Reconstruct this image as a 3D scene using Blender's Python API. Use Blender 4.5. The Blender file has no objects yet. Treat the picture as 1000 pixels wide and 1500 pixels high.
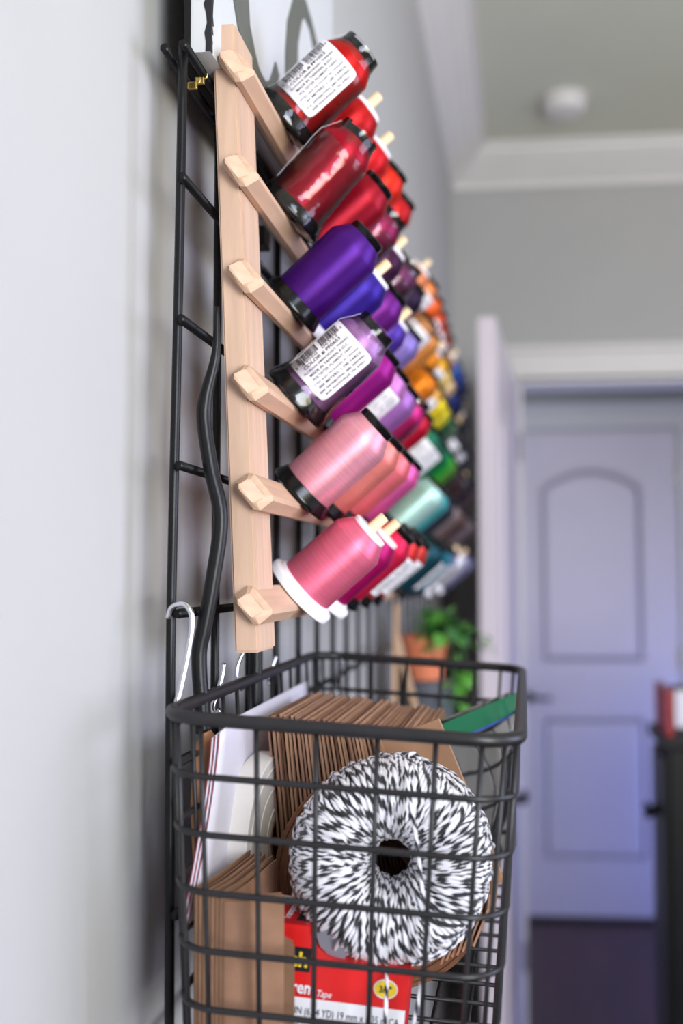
import bpy, bmesh, math, random
from mathutils import Vector, Matrix, Euler
random.seed(7)
PI = math.pi
SC = bpy.context.scene
COL = SC.collection

# ------------------------------------------------------------------ camera, world, light, exposure
CAM_H = 1.428
cd = bpy.data.cameras.new('camera')
cam = bpy.data.objects.new('camera', cd); COL.objects.link(cam)
Rv = Vector((0.99643198, 0.08421445, -0.0055897))
Uv = Vector((0.01064327, -0.05967953, 0.99816085))
Bv = -Vector((-0.08372598, 0.99465888, 0.06036291))
mw = Matrix((Rv, Uv, Bv)).transposed().to_4x4()
mw.translation = Vector((0, 0, CAM_H))
cam.matrix_world = mw
cd.sensor_fit = 'VERTICAL'; cd.sensor_height = 36.0; cd.sensor_width = 24.0
cd.lens = 36.0
cd.shift_x = -0.094
cd.clip_start = 0.02
cd.dof.use_dof = True
cd.dof.focus_distance = 0.635
cd.dof.aperture_fstop = 3.3
cd.dof.aperture_blades = 7
SC.camera = cam

world = bpy.data.worlds.new('world'); SC.world = world
world.use_nodes = True
bg = world.node_tree.nodes['Background']
bg.inputs[0].default_value = (0.72, 0.84, 1.0, 1)
bg.inputs[1].default_value = 1.0

def area_light(name, loc, direction, sx, sy, power, color):
    ld = bpy.data.lights.new(name, 'AREA'); ld.shape = 'RECTANGLE'
    ld.size = sx; ld.size_y = sy; ld.energy = power; ld.color = color
    o = bpy.data.objects.new(name, ld); COL.objects.link(o)
    o.location = loc
    o.rotation_euler = Vector(direction).to_track_quat('-Z', 'Y').to_euler()
    return o
# daylight entering through the window behind the camera: cool sky from above, warm ground bounce from below
area_light('window_sky_light', (0.95, -0.82, 1.62), (-0.42, 0.84, -0.34), 0.60, 1.30, 28, (0.70, 0.77, 1.0))
area_light('window_ground_light', (1.12, -0.80, 1.50), (0.16, 0.80, 0.56), 0.95, 1.20, 38, (1.0, 0.97, 0.68))
# a second window in the right-hand wall, facing the thread racks
area_light('side_window_sky_light', (2.12, 0.95, 1.50), (-0.93, 0.0, -0.36), 1.35, 1.35, 27, (0.60, 0.655, 1.0))
area_light('side_window_ground_light', (2.10, 0.95, 1.45), (-0.86, 0.05, 0.50), 1.35, 1.20, 6, (1.0, 0.94, 0.84))
# added blue fill lamp in the hall, low and right of the far door
area_light('hall_blue_fill', (1.42, 3.90, 0.55), (-0.93, 0.36, -0.02), 0.7, 0.8, 14, (0.24, 0.34, 1.0))

vs = SC.view_settings
vs.view_transform = 'Standard'; vs.look = 'None'; vs.gamma = 1.0
vs.use_curve_mapping = False
vs.exposure = 0.22

# ------------------------------------------------------------------ helpers
def lin(c):
    return tuple(((v / 255) / 12.92 if v / 255 <= 0.04045 else ((v / 255 + 0.055) / 1.055) ** 2.4) for v in c)

MATS = {}
def mat(name, rgb, rough=0.5, metal=0.0, var=0.06, vscale=30, bump=0.0, bscale=200, stretch=(1, 1, 1), spec=0.5, coat=0.0, sheen=0.0, alpha=1.0, aniso=0.0, trans=0.0):
    if name in MATS: return MATS[name]
    m = bpy.data.materials.new(name); m.use_nodes = True
    nt = m.node_tree; N = nt.nodes; L = nt.links
    p = N['Principled BSDF']
    c = lin(rgb)
    tc = N.new('ShaderNodeTexCoord'); mp = N.new('ShaderNodeMapping')
    mp.inputs['Scale'].default_value = stretch
    L.new(tc.outputs['Object'], mp.inputs['Vector'])
    nz = N.new('ShaderNodeTexNoise'); nz.inputs['Scale'].default_value = vscale; nz.inputs['Detail'].default_value = 4
    L.new(mp.outputs['Vector'], nz.inputs['Vector'])
    cr = N.new('ShaderNodeValToRGB')
    cr.color_ramp.elements[0].position = 0.3; cr.color_ramp.elements[1].position = 0.7
    cr.color_ramp.elements[0].color = tuple(v * (1 - var) for v in c) + (1,)
    cr.color_ramp.elements[1].color = tuple(min(1, v * (1 + var)) for v in c) + (1,)
    L.new(nz.outputs['Fac'], cr.inputs['Fac'])
    L.new(cr.outputs['Color'], p.inputs['Base Color'])
    p.inputs['Roughness'].default_value = rough
    p.inputs['Metallic'].default_value = metal
    p.inputs['Specular IOR Level'].default_value = spec
    p.inputs['Coat Weight'].default_value = coat
    p.inputs['Sheen Weight'].default_value = sheen
    p.inputs['Alpha'].default_value = alpha
    p.inputs['Anisotropic'].default_value = aniso
    p.inputs['Transmission Weight'].default_value = trans
    if bump > 0:
        n2 = N.new('ShaderNodeTexNoise'); n2.inputs['Scale'].default_value = bscale; n2.inputs['Detail'].default_value = 3
        L.new(mp.outputs['Vector'], n2.inputs['Vector'])
        b = N.new('ShaderNodeBump'); b.inputs['Strength'].default_value = bump; b.inputs['Distance'].default_value = 0.001
        L.new(n2.outputs['Fac'], b.inputs['Height']); L.new(b.outputs['Normal'], p.inputs['Normal'])
    MATS[name] = m
    return m

def film_mat(name, tint, base=0.05, rough=0.06, bscale=60, strength=0.5, body=0.0):
    """thin clear plastic: mostly transparent with a fresnel gloss and crinkles"""
    if name in MATS: return MATS[name]
    m = bpy.data.materials.new(name); m.use_nodes = True
    nt = m.node_tree; N = nt.nodes; L = nt.links
    for n in list(N):
        if n.type != 'OUTPUT_MATERIAL': N.remove(n)
    out = [n for n in N if n.type == 'OUTPUT_MATERIAL'][0]
    tr = N.new('ShaderNodeBsdfTransparent'); tr.inputs[0].default_value = tint + (1,)
    gl = N.new('ShaderNodeBsdfGlossy'); gl.inputs['Roughness'].default_value = rough
    df = N.new('ShaderNodeBsdfDiffuse'); df.inputs[0].default_value = (0.85, 0.85, 0.88, 1)
    fr = N.new('ShaderNodeFresnel'); fr.inputs['IOR'].default_value = 1.45
    nz = N.new('ShaderNodeTexNoise'); nz.inputs['Scale'].default_value = bscale; nz.inputs['Detail'].default_value = 2
    tc = N.new('ShaderNodeTexCoord'); L.new(tc.outputs['Object'], nz.inputs['Vector'])
    b = N.new('ShaderNodeBump'); b.inputs['Strength'].default_value = strength; b.inputs['Distance'].default_value = 0.003
    L.new(nz.outputs['Fac'], b.inputs['Height'])
    L.new(b.outputs['Normal'], gl.inputs['Normal']); L.new(b.outputs['Normal'], fr.inputs['Normal'])
    ad = N.new('ShaderNodeMath'); ad.operation = 'ADD'; ad.use_clamp = True
    L.new(fr.outputs[0], ad.inputs[0]); ad.inputs[1].default_value = base
    mb = N.new('ShaderNodeMixShader'); mb.inputs[0].default_value = body
    L.new(tr.outputs[0], mb.inputs[1]); L.new(df.outputs[0], mb.inputs[2])
    mx = N.new('ShaderNodeMixShader'); L.new(ad.outputs[0], mx.inputs[0])
    L.new(mb.outputs[0], mx.inputs[1]); L.new(gl.outputs[0], mx.inputs[2])
    L.new(mx.outputs[0], out.inputs[0])
    MATS[name] = m
    return m

def thread_mat(name, rgb):
    """satin polyester thread: fine winding lines around the spool axis"""
    key = 'thread ' + name
    if key in MATS: return MATS[key]
    m = bpy.data.materials.new(key); m.use_nodes = True
    nt = m.node_tree; N = nt.nodes; L = nt.links
    p = N['Principled BSDF']; c = tuple(v ** 1.12 * 0.85 for v in lin(rgb))
    tc = N.new('ShaderNodeTexCoord'); mp = N.new('ShaderNodeMapping'); mp.inputs['Scale'].default_value = (14, 14, 900)
    L.new(tc.outputs['Object'], mp.inputs['Vector'])
    nz = N.new('ShaderNodeTexNoise'); nz.inputs['Scale'].default_value = 1.0; nz.inputs['Detail'].default_value = 3
    L.new(mp.outputs['Vector'], nz.inputs['Vector'])
    cr = N.new('ShaderNodeValToRGB')
    cr.color_ramp.elements[0].position = 0.25; cr.color_ramp.elements[1].position = 0.75
    cr.color_ramp.elements[0].color = tuple(v * 0.90 for v in c) + (1,)
    cr.color_ramp.elements[1].color = tuple(min(1, v * 1.09) for v in c) + (1,)
    L.new(nz.outputs['Fac'], cr.inputs['Fac']); L.new(cr.outputs['Color'], p.inputs['Base Color'])
    p.inputs['Roughness'].default_value = 0.46
    p.inputs['Anisotropic'].default_value = 0.75
    p.inputs['Anisotropic Rotation'].default_value = 0.25
    tg = N.new('ShaderNodeTangent'); tg.direction_type = 'RADIAL'; tg.axis = 'Z'; L.new(tg.outputs[0], p.inputs['Tangent'])
    p.inputs['Metallic'].default_value = 0.6
    p.inputs['Specular IOR Level'].default_value = 0.7
    mx = max(c) + 1e-4
    p.inputs['Specular Tint'].default_value = tuple(0.6 + 0.4 * v / mx for v in c) + (1,)
    p.inputs['Sheen Weight'].default_value = 0.0
    b = N.new('ShaderNodeBump'); b.inputs['Strength'].default_value = 0.2; b.inputs['Distance'].default_value = 0.0003
    L.new(nz.outputs['Fac'], b.inputs['Height']); L.new(b.outputs['Normal'], p.inputs['Normal'])
    MATS[key] = m
    return m

def link(name, me, m, parent=None):
    if m is not None and len(me.materials) == 0: me.materials.append(m)
    o = bpy.data.objects.new(name, me); COL.objects.link(o)
    if parent is not None: o.parent = parent
    return o

def pyd(name, verts, faces, m, parent=None, smooth=False):
    me = bpy.data.meshes.new(name); me.from_pydata([tuple(v) for v in verts], [], faces); me.update()
    if smooth:
        for p in me.polygons: p.use_smooth = True
    return link(name, me, m, parent)

def from_bm(name, bm, m, parent=None, smooth=False, recalc=True):
    if recalc: bmesh.ops.recalc_face_normals(bm, faces=bm.faces)
    me = bpy.data.meshes.new(name); bm.to_mesh(me); bm.free()
    if smooth:
        for p in me.polygons: p.use_smooth = True
    return link(name, me, m, parent)

def bm_box(bm, lo, hi, M=None):
    x0, y0, z0 = lo; x1, y1, z1 = hi
    vs_ = [Vector(v) for v in ((x0,y0,z0),(x1,y0,z0),(x1,y1,z0),(x0,y1,z0),(x0,y0,z1),(x1,y0,z1),(x1,y1,z1),(x0,y1,z1))]
    if M is not None: vs_ = [M @ v for v in vs_]
    b = [bm.verts.new(v) for v in vs_]
    fs = []
    for f in ((0,3,2,1),(4,5,6,7),(0,1,5,4),(1,2,6,5),(2,3,7,6),(3,0,4,7)):
        fs.append(bm.faces.new([b[i] for i in f]))
    return b, fs

def box(name, lo, hi, m, parent=None, bevel=0.0, M=None, seg=2):
    bm = bmesh.new(); bm_box(bm, lo, hi, M)
    if bevel > 0:
        bmesh.ops.bevel(bm, geom=list(bm.edges), offset=bevel, segments=seg, affect='EDGES', profile=0.5)
    return from_bm(name, bm, m, parent)

def bm_lathe(bm, prof, seg=32, M=None, cap0=True, cap1=True, jitter=None):
    rings = []
    for k, (r, z) in enumerate(prof):
        ring = []
        for i in range(seg):
            a = 2 * PI * i / seg
            rr = r + (jitter(k, i) if jitter else 0)
            v = Vector((rr * math.cos(a), rr * math.sin(a), z))
            if M is not None: v = M @ v
            ring.append(bm.verts.new(v))
        rings.append(ring)
    for a, b in zip(rings, rings[1:]):
        for i in range(seg):
            j = (i + 1) % seg
            bm.faces.new((a[i], a[j], b[j], b[i]))
    if cap0: bm.faces.new(list(reversed(rings[0])))
    if cap1: bm.faces.new(rings[-1])
    return rings

def lathe_mesh(name, prof, seg=32, M=None, cap0=True, cap1=True, smooth=True, jitter=None):
    bm = bmesh.new(); bm_lathe(bm, prof, seg, M, cap0, cap1, jitter)
    bmesh.ops.recalc_face_normals(bm, faces=bm.faces)
    me = bpy.data.meshes.new(name); bm.to_mesh(me); bm.free()
    if smooth:
        for p in me.polygons: p.use_smooth = len(p.vertices) == 4
        try: me.set_sharp_from_angle(angle=math.radians(40))
        except Exception: pass
    return me

def tube_bm(bm, pts, r, seg=8, closed=False, caps=True):
    """sweep a circle along pts; r is a number or a list of radii"""
    pts = [Vector(p) for p in pts]; n = len(pts)
    rs = r if isinstance(r, (list, tuple)) else [r] * n
    tang = []
    for i in range(n):
        if closed: t = pts[(i + 1) % n] - pts[i - 1]
        else: t = pts[min(i + 1, n - 1)] - pts[max(i - 1, 0)]
        tang.append(t.normalized())
    t0 = tang[0]; up = Vector((0, 0, 1)) if abs(t0.z) < 0.9 else Vector((1, 0, 0))
    nrm = (up - t0 * up.dot(t0)).normalized()
    rings = []
    for i in range(n):
        t = tang[i]; nrm = (nrm - t * nrm.dot(t)).normalized(); bi = t.cross(nrm)
        rings.append([bm.verts.new(pts[i] + (nrm * math.cos(2*PI*k/seg) + bi * math.sin(2*PI*k/seg)) * rs[i]) for k in range(seg)])
    m = n if closed else n - 1
    for i in range(m):
        a = rings[i]; b = rings[(i + 1) % n]
        off = 0
        if closed and i == n - 1:
            off = min(range(seg), key=lambda q: (a[0].co - b[q].co).length)
        for k in range(seg):
            bm.faces.new((a[k], a[(k + 1) % seg], b[(k + 1 + off) % seg], b[(k + off) % seg]))
    if caps and not closed:
        bm.faces.new(list(reversed(rings[0]))); bm.faces.new(rings[-1])

def tube(name, pts, r, m, parent=None, seg=8, closed=False):
    bm = bmesh.new(); tube_bm(bm, pts, r, seg, closed)
    return from_bm(name, bm, m, parent, smooth=True)

def smooth_path(pts, n=8):
    """Catmull-Rom through pts"""
    P = [Vector(p) for p in pts]; P = [P[0] * 2 - P[1]] + P + [P[-1] * 2 - P[-2]]
    out = []
    for i in range(1, len(P) - 2):
        for k in range(n):
            t = k / n; a, b, c, d = P[i-1], P[i], P[i+1], P[i+2]
            out.append(0.5 * ((2*b) + (c - a)*t + (2*a - 5*b + 4*c - d)*t*t + (3*b - a - 3*c + d)*t**3))
    out.append(P[-2]); return out

def prism(name, poly, thick, m, parent=None, M=None, bevel=0.0):
    """poly: list of (x,y); extruded along +z by thick, then moved by M"""
    bm = bmesh.new()
    v = [bm.verts.new((x, y, 0)) for x, y in poly]
    f = bm.faces.new(v)
    r = bmesh.ops.extrude_face_region(bm, geom=[f])
    for e in r['geom']:
        if isinstance(e, bmesh.types.BMVert): e.co.z += thick
    if bevel > 0:
        bmesh.ops.bevel(bm, geom=list(bm.edges), offset=bevel, segments=1, affect='EDGES')
    if M is not None: bmesh.ops.transform(bm, matrix=M, verts=bm.verts)
    return from_bm(name, bm, m, parent)

def empty(name, loc=(0, 0, 0), rot=(0, 0, 0)):
    o = bpy.data.objects.new(name, None); COL.objects.link(o)
    o.empty_display_size = 0.02
    o.location = loc; o.rotation_euler = rot
    return o

def tag(o, label, cat, group=None, kind=None):
    o['label'] = label; o['category'] = cat
    if group: o['group'] = group
    if kind: o['kind'] = kind
    return o

def struct(o, label=None, cat=None):
    o['kind'] = 'structure'
    if label: o['label'] = label
    if cat: o['category'] = cat
    return o

def text_tris(s, bold=0.0, shear=0.0):
    """triangulated flat text, normalised to height 1 (cap height) and its width: verts(2d), faces"""
    c = bpy.data.curves.new('txt', 'FONT'); c.body = s; c.size = 1.0
    c.offset = bold; c.shear = shear; c.resolution_u = 3
    o = bpy.data.objects.new('txt', c); COL.objects.link(o)
    dg = bpy.context.evaluated_depsgraph_get(); dg.update()
    me = bpy.data.meshes.new_from_object(o.evaluated_get(dg))
    V = [(v.co.x, v.co.y) for v in me.vertices]; Fc = [tuple(p.vertices) for p in me.polygons]
    bpy.data.objects.remove(o); bpy.data.curves.remove(c); bpy.data.meshes.remove(me)
    x0 = min(v[0] for v in V); x1 = max(v[0] for v in V)
    return [(v[0] - x0, v[1]) for v in V], Fc, x1 - x0

def text_on(bm, s, place, x, y, height, width=None, bold=0.0, shear=0.0):
    """lay text with left-baseline at (x,y); place maps flat (x,y)->3d"""
    V, Fc, w = text_tris(s, bold, shear)
    k = height / 0.70; kx = k if width is None else width / w
    vs_ = [bm.verts.new(place(x + a * kx, y + b * k)) for a, b in V]
    for f in Fc:
        try: bm.faces.new([vs_[i] for i in f])
        except ValueError: pass

# ------------------------------------------------------------------ materials
M_WALL = mat('wall paint', (181, 179, 178), 0.75, var=0.015, vscale=6, bump=0.04, bscale=260)
M_CEIL = mat('ceiling paint', (214, 215, 200), 0.85, var=0.015, vscale=5, bump=0.05, bscale=200)
M_TRIM = mat('white trim paint', (226, 222, 220), 0.4, var=0.015, vscale=8)
M_DOORP = mat('door paint', (216, 204, 212), 0.42, var=0.015, vscale=8)
M_FLOOR = mat('dark hardwood', (66, 36, 32), 0.4, var=0.35, vscale=3, stretch=(9, 0.8, 1))
M_BLACKW = mat('black coated wire', (12, 12, 14), 0.36, var=0.2, vscale=60, spec=0.28)
M_BASKET = mat('dark bronze basket wire', (34, 33, 35), 0.38, metal=0.2, var=0.2, vscale=80, bump=0.05, bscale=300)
M_RUBBER = mat('black rubber', (16, 16, 18), 0.36, spec=0.3, var=0.15, vscale=50, bump=0.08, bscale=350)
M_CHROME = mat('chrome', (215, 215, 220), 0.06, metal=1.0, var=0.03, vscale=40)
M_BRASS = mat('brass', (198, 168, 98), 0.3, metal=1.0, var=0.1, vscale=60)
M_DARKMET = mat('dark oiled bronze', (30, 27, 26), 0.35, metal=0.7, var=0.15)
M_PINE = mat('pale pine wood', (200, 167, 144), 0.55, var=0.12, vscale=14, stretch=(9, 9, 0.7), bump=0.06, bscale=120)
M_PINEY = mat('pale pine bar wood', (200, 164, 138), 0.55, var=0.13, vscale=14, stretch=(9, 0.8, 9), bump=0.06, bscale=120)
M_PEG = mat('birch dowel', (233, 201, 160), 0.5, var=0.06, vscale=40, stretch=(4, 4, 1))
M_BLKPL = mat('black spool plastic', (12, 12, 14), 0.20, var=0.1, vscale=50, spec=0.32)
M_WHTPL = mat('white spool plastic', (236, 232, 238), 0.3, var=0.02, vscale=50)
M_LABEL = mat('label paper', (238, 234, 240), 0.45, var=0.015, vscale=60)
M_INK = mat('black ink', (22, 20, 26), 0.5, var=0.05)
M_KRAFT = mat('kraft paper', (164, 126, 100), 0.7, var=0.12, vscale=60, stretch=(1, 1, 0.3), bump=0.08, bscale=160)
M_KRAFT2 = mat('light kraft paper', (160, 122, 94), 0.68, var=0.10, vscale=50, bump=0.06, bscale=160)
M_KRAFT3 = mat('dark kraft paper', (146, 108, 84), 0.72, var=0.16, vscale=70, bump=0.1, bscale=200)
M_KRAFTF = mat('tan kraft bag paper', (140, 104, 77), 0.68, var=0.10, vscale=50, bump=0.06, bscale=160)
M_PAPER = mat('white envelope paper', (222, 218, 230), 0.6, var=0.015, vscale=12)
M_PINKED = mat('envelope red edge', (150, 62, 66), 0.6, var=0.1)
M_CREAM = mat('cream ribbon', (230, 224, 216), 0.55, var=0.03, vscale=20, bump=0.03, bscale=300)
M_JUTE = mat('brown jute ribbon', (128, 84, 56), 0.75, var=0.3, vscale=70, stretch=(1, 0.25, 1), bump=0.5, bscale=220)
M_RED = mat('glossy red card', (222, 34, 34), 0.35, var=0.03, vscale=20)
M_REDD = mat('deep red card', (190, 24, 30), 0.35, var=0.04, vscale=20)
M_YEL = mat('yellow print', (240, 205, 50), 0.45, var=0.03)
M_WHITEP = mat('white print', (240, 238, 242), 0.4, var=0.015)
M_BLUEP = mat('blue print', (40, 70, 160), 0.45, var=0.03)
M_MAG = mat('magenta print', (150, 20, 110), 0.45, var=0.03)
M_GREYPL = mat('smoked grey plastic', (128, 128, 138), 0.3, var=0.05)
M_TERRA = mat('terracotta', (222, 128, 92), 0.75, var=0.08, vscale=40, bump=0.08)
M_LEAF = mat('pothos leaf', (92, 158, 62), 0.42, var=0.25, vscale=30)
M_LEAFD = mat('deep green leaf', (48, 100, 46), 0.45, var=0.25, vscale=30)
M_SOIL = mat('potting soil', (50, 38, 30), 0.9, var=0.4, vscale=120, bump=0.5)
M_TANW = mat('tan wood slat', (196, 160, 130), 0.6, var=0.12, vscale=12, stretch=(8, 8, 1))
M_GREENZ = mat('green zip plastic', (12, 98, 64), 0.25, var=0.06, vscale=40)
M_CABIN = mat('black cabinet lacquer', (16, 15, 16), 0.45, var=0.15, vscale=12, spec=0.25)
M_REDB = mat('red binder cloth', (150, 14, 24), 0.5, var=0.08)
M_SIGNL = mat('grey sign lettering', (92, 94, 88), 0.6, var=0.05)
M_SIGNW = mat('white sign board', (198, 199, 202), 0.55, var=0.015, vscale=14)
M_GREYW = mat('slate grey fabric', (96, 98, 108), 0.8, var=0.12, vscale=80)
F_WRAP = film_mat('clear shrink wrap', (0.985, 0.98, 0.985), 0.0, 0.05, 70, 0.4, 0.004)
F_SEAM = mat('film seam', (225, 222, 228), 0.2, var=0.02, alpha=0.75)
F_BAG = film_mat('clear plastic bag', (0.92, 0.93, 0.95), 0.03, 0.12, 25, 0.25, 0.16)
F_GLASS = film_mat('window glass', (0.98, 0.99, 1.0), 0.0, 0.02, 2, 0.0, 0.0)

# ------------------------------------------------------------------ room shell
XW = -0.230; YE = 3.30; YB = -0.92; XR = 2.20; ZC = 2.80
struct(box('wall_left', (XW - 0.12, YB - 0.12, 0), (XW, YE + 0.12, ZC + 0.05), M_WALL))
struct(box('floor', (XW - 0.2, YB - 0.2, -0.05), (XR + 0.2, 4.62, 0.0), M_FLOOR))
struct(box('ceiling', (XW - 0.12, YB - 0.12, ZC), (XR + 0.12, YE + 0.12, ZC + 0.1), M_CEIL))
bm = bmesh.new()
for lo, hi in (((XR, YB - 0.12, 0), (XR + 0.12, 0.25, ZC)), ((XR, 1.65, 0), (XR + 0.12, YE + 0.12, ZC)), ((XR, 0.25, 0), (XR + 0.12, 1.65, 0.80)), ((XR, 0.25, 2.25), (XR + 0.12, 1.65, ZC))): bm_box(bm, lo, hi)
struct(from_bm('wall_right', bm, M_WALL))
OX0, OX1, OZ = -0.011, 0.90, 2.045
def wall_with_hole(name, y0, y1, xa, xb, za, zb, hx0, hx1, hz0, hz1, m):
    bm = bmesh.new()
    bm_box(bm, (xa, y0, za), (hx0, y1, zb)); bm_box(bm, (hx1, y0, za), (xb, y1, zb))
    bm_box(bm, (hx0, y0, hz1), (hx1, y1, zb))
    if hz0 > za: bm_box(bm, (hx0, y0, za), (hx1, y1, hz0))
    return from_bm(name, bm, m)
struct(wall_with_hole('wall_end', YE, YE + 0.12, XW, XR, 0, ZC, OX0, OX1, 0, OZ, M_WALL))
struct(wall_with_hole('wall_back', YB - 0.12, YB, XW, XR, 0, ZC, 0.45, 1.85, 0.85, 2.30, M_WALL))
# hall beyond the doorway
HY = 4.37
struct(box('wall_hall_far', (-0.9, HY, 0), (1.62, HY + 0.12, 2.55), M_WALL))
struct(box('wall_hall_left', (-0.9, YE + 0.12, 0), (-0.8, HY, 2.55), M_WALL))
struct(box('wall_hall_right', (1.52, YE + 0.12, 0), (1.62, HY, 2.55), M_WALL))
struct(box('ceiling_hall', (-0.9, YE + 0.12, 2.5), (1.62, HY + 0.12, 2.6), M_CEIL))

# window behind the camera
w = empty('window_1', (1.15, YB, 0.85)); struct(w)
for nm, lo, hi in (('window_frame', (-0.78, 0, -0.06), (0.78, 0.03, 0.0)), ('window_frame', (-0.78, 0, 1.45), (0.78, 0.03, 1.53)),
                   ('window_frame', (-0.78, 0, 0), (-0.70, 0.03, 1.45)), ('window_frame', (0.70, 0, 0), (0.78, 0.03, 1.45)),
                   ('mullion', (-0.02, -0.06, 0), (0.02, -0.03, 1.45)), ('mullion', (-0.70, -0.06, 0.70), (0.70, -0.03, 0.74))):
    box(nm, lo, hi, M_TRIM, w, 0.004)
for sx in (-1, 1):
    for k in (0, 1):
        a, b = (0.02, 0.70) if sx > 0 else (-0.70, -0.02)
        z0, z1 = (0, 0.70) if k == 0 else (0.74, 1.45)
        box('pane', (a, -0.048, z0), (b, -0.044, z1), F_GLASS, w)

w = empty('window_2', (XR, 0.95, 0.80)); struct(w)
for nm, lo, hi in (('window_frame', (-0.03, -0.78, -0.06), (0, 0.78, 0.0)), ('window_frame', (-0.03, -0.78, 1.45), (0, 0.78, 1.53)), ('window_frame', (-0.03, -0.78, 0), (0, -0.70, 1.45)), ('window_frame', (-0.03, 0.70, 0), (0, 0.78, 1.45)), ('mullion', (0.03, -0.70, 0.70), (0.06, 0.70, 0.74))):
    box(nm, lo, hi, M_TRIM, w, 0.004)
for z0, z1 in ((0, 0.70), (0.74, 1.45)): box('pane', (0.044, -0.70, z0), (0.048, 0.70, z1), F_GLASS, w)

# crown moulding: (out from wall, height below ceiling)
CROWN = [(0, -0.112), (0.012, -0.112), (0.014, -0.094), (0.024, -0.088), (0.040, -0.078), (0.060, -0.060),
         (0.080, -0.046), (0.096, -0.030), (0.104, -0.026), (0.108, -0.014), (0.124, -0.012), (0.124, 0), (0, 0)]
def crown(name, f0, f1):
    n = len(CROWN); V = [f0(*p) for p in CROWN] + [f1(*p) for p in CROWN]
    F = [(i, (i + 1) % n, n + (i + 1) % n, n + i) for i in range(n)]
    F += [tuple(range(n - 1, -1, -1)), tuple(range(n, 2 * n))]
    bm = bmesh.new(); vv = [bm.verts.new(v) for v in V]
    for f in F: bm.faces.new([vv[i] for i in f])
    return struct(from_bm(name, bm, M_TRIM))
crown('trim_1', lambda o, d: (XW + o, YB, ZC + d), lambda o, d: (XW + o, YE - o, ZC + d))
crown('trim_2', lambda o, d: (XW + o, YE - o, ZC + d), lambda o, d: (XR, YE - o, ZC + d))

# door casing on the room side
CW = 0.095
def casing(name, y, d, x0, x1, zt, cw):
    t = empty(name, (0, 0, 0)); struct(t)
    box('casing_side', (x0 - cw, y - d, 0), (x0, y, zt), M_TRIM, t, 0.004)
    box('casing_side', (x1, y - d, 0), (x1 + cw, y, zt), M_TRIM, t, 0.004)
    box('casing_head', (x0 - cw, y - d, zt), (x1 + cw, y, zt + cw), M_TRIM, t, 0.004)
    box('casing_cap', (x0 - cw - 0.012, y - d - 0.012, zt + cw), (x1 + cw + 0.012, y, zt + cw + 0.022), M_TRIM, t, 0.004)
    box('casing_bead', (x0 - 0.03, y - d - 0.006, zt + 0.012), (x1 + 0.03, y - d, zt + 0.03), M_TRIM, t, 0.002)
    return t
t = casing('trim_3', YE, 0.020, OX0, OX1, OZ, CW)
box('jamb', (OX0 - 0.012, YE - 0.02, 0), (OX0 + 0.008, YE + 0.13, OZ), M_TRIM, t)
box('jamb', (OX1 - 0.008, YE - 0.02, 0), (OX1 + 0.012, YE + 0.13, OZ), M_TRIM, t)
box('head_jamb', (OX0, YE - 0.02, OZ - 0.008), (OX1, YE + 0.13, OZ + 0.012), M_TRIM, t)
FX0, FX1 = -0.063, 0.645
casing('trim_4', HY, 0.02, FX0 - 0.012, FX1 + 0.012, 2.045, 0.085)
struct(box('baseboard_left', (XW, YB, 0), (XW + 0.016, YE, 0.13), M_TRIM, None, 0.004))
struct(box('baseboard_hall', (FX1 + 0.10, HY - 0.016, 0), (1.52, HY, 0.13), M_TRIM, None, 0.004))

def ring_mould(name, outline, wd, ht, m, parent, M):
    """raised bead following a closed 2d outline (x,z), standing ht proud"""
    n = len(outline); cxm = sum(p[0] for p in outline) / n; czm = sum(p[1] for p in outline) / n
    def inset(d):
        out = []
        for i in range(n):
            a, b, c = Vector(outline[i-1]), Vector(outline[i]), Vector(outline[(i+1) % n])
            e1 = (b - a).normalized(); e2 = (c - b).normalized()
            n1 = Vector((-e1.y, e1.x)); n2 = Vector((-e2.y, e2.x)); nn = (n1 + n2)
            nn = nn / max(0.3, nn.length_squared / 2) 
            out.append(b + nn * d)
        return out
    rows = [(0, 0), (wd * 0.25, ht), (wd * 0.5, ht * 0.7), (wd, 0.0), (wd * 1.5, -0.0), (wd * 2.6, ht * 0.6)]
    bm = bmesh.new(); rings = []
    for d, hgt in rows:
        rings.append([bm.verts.new(M @ Vector((p.x, -hgt, p.y))) for p in inset(d)])
    for a, b in zip(rings, rings[1:]):
        for i in range(n):
            bm.faces.new((a[i], a[(i+1) % n], b[(i+1) % n], b[i]))
    bm.faces.new(rings[-1])
    return from_bm(name, bm, m, parent)

def door_panels(parent, w, M, m):
    arch = [(0.125, 1.05), (w - 0.145, 1.05), (w - 0.145, 1.79)]
    cxx = (0.125 + w - 0.145) / 2; hw = (w - 0.27) / 2
    for k in range(1, 10):
        a = k / 10
        arch.append((w - 0.145 - 2 * hw * a, 1.79 + 0.085 * math.sin(PI * a) ** 0.8))
    arch.append((0.125, 1.79))
    ring_mould('upper_panel', arch, 0.016, 0.0065, m, parent, M)
    ring_mould('lower_panel', [(0.125, 0.235), (w - 0.145, 0.235), (w - 0.145, 0.83), (0.125, 0.83)], 0.016, 0.0065, m, parent, M)

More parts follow.
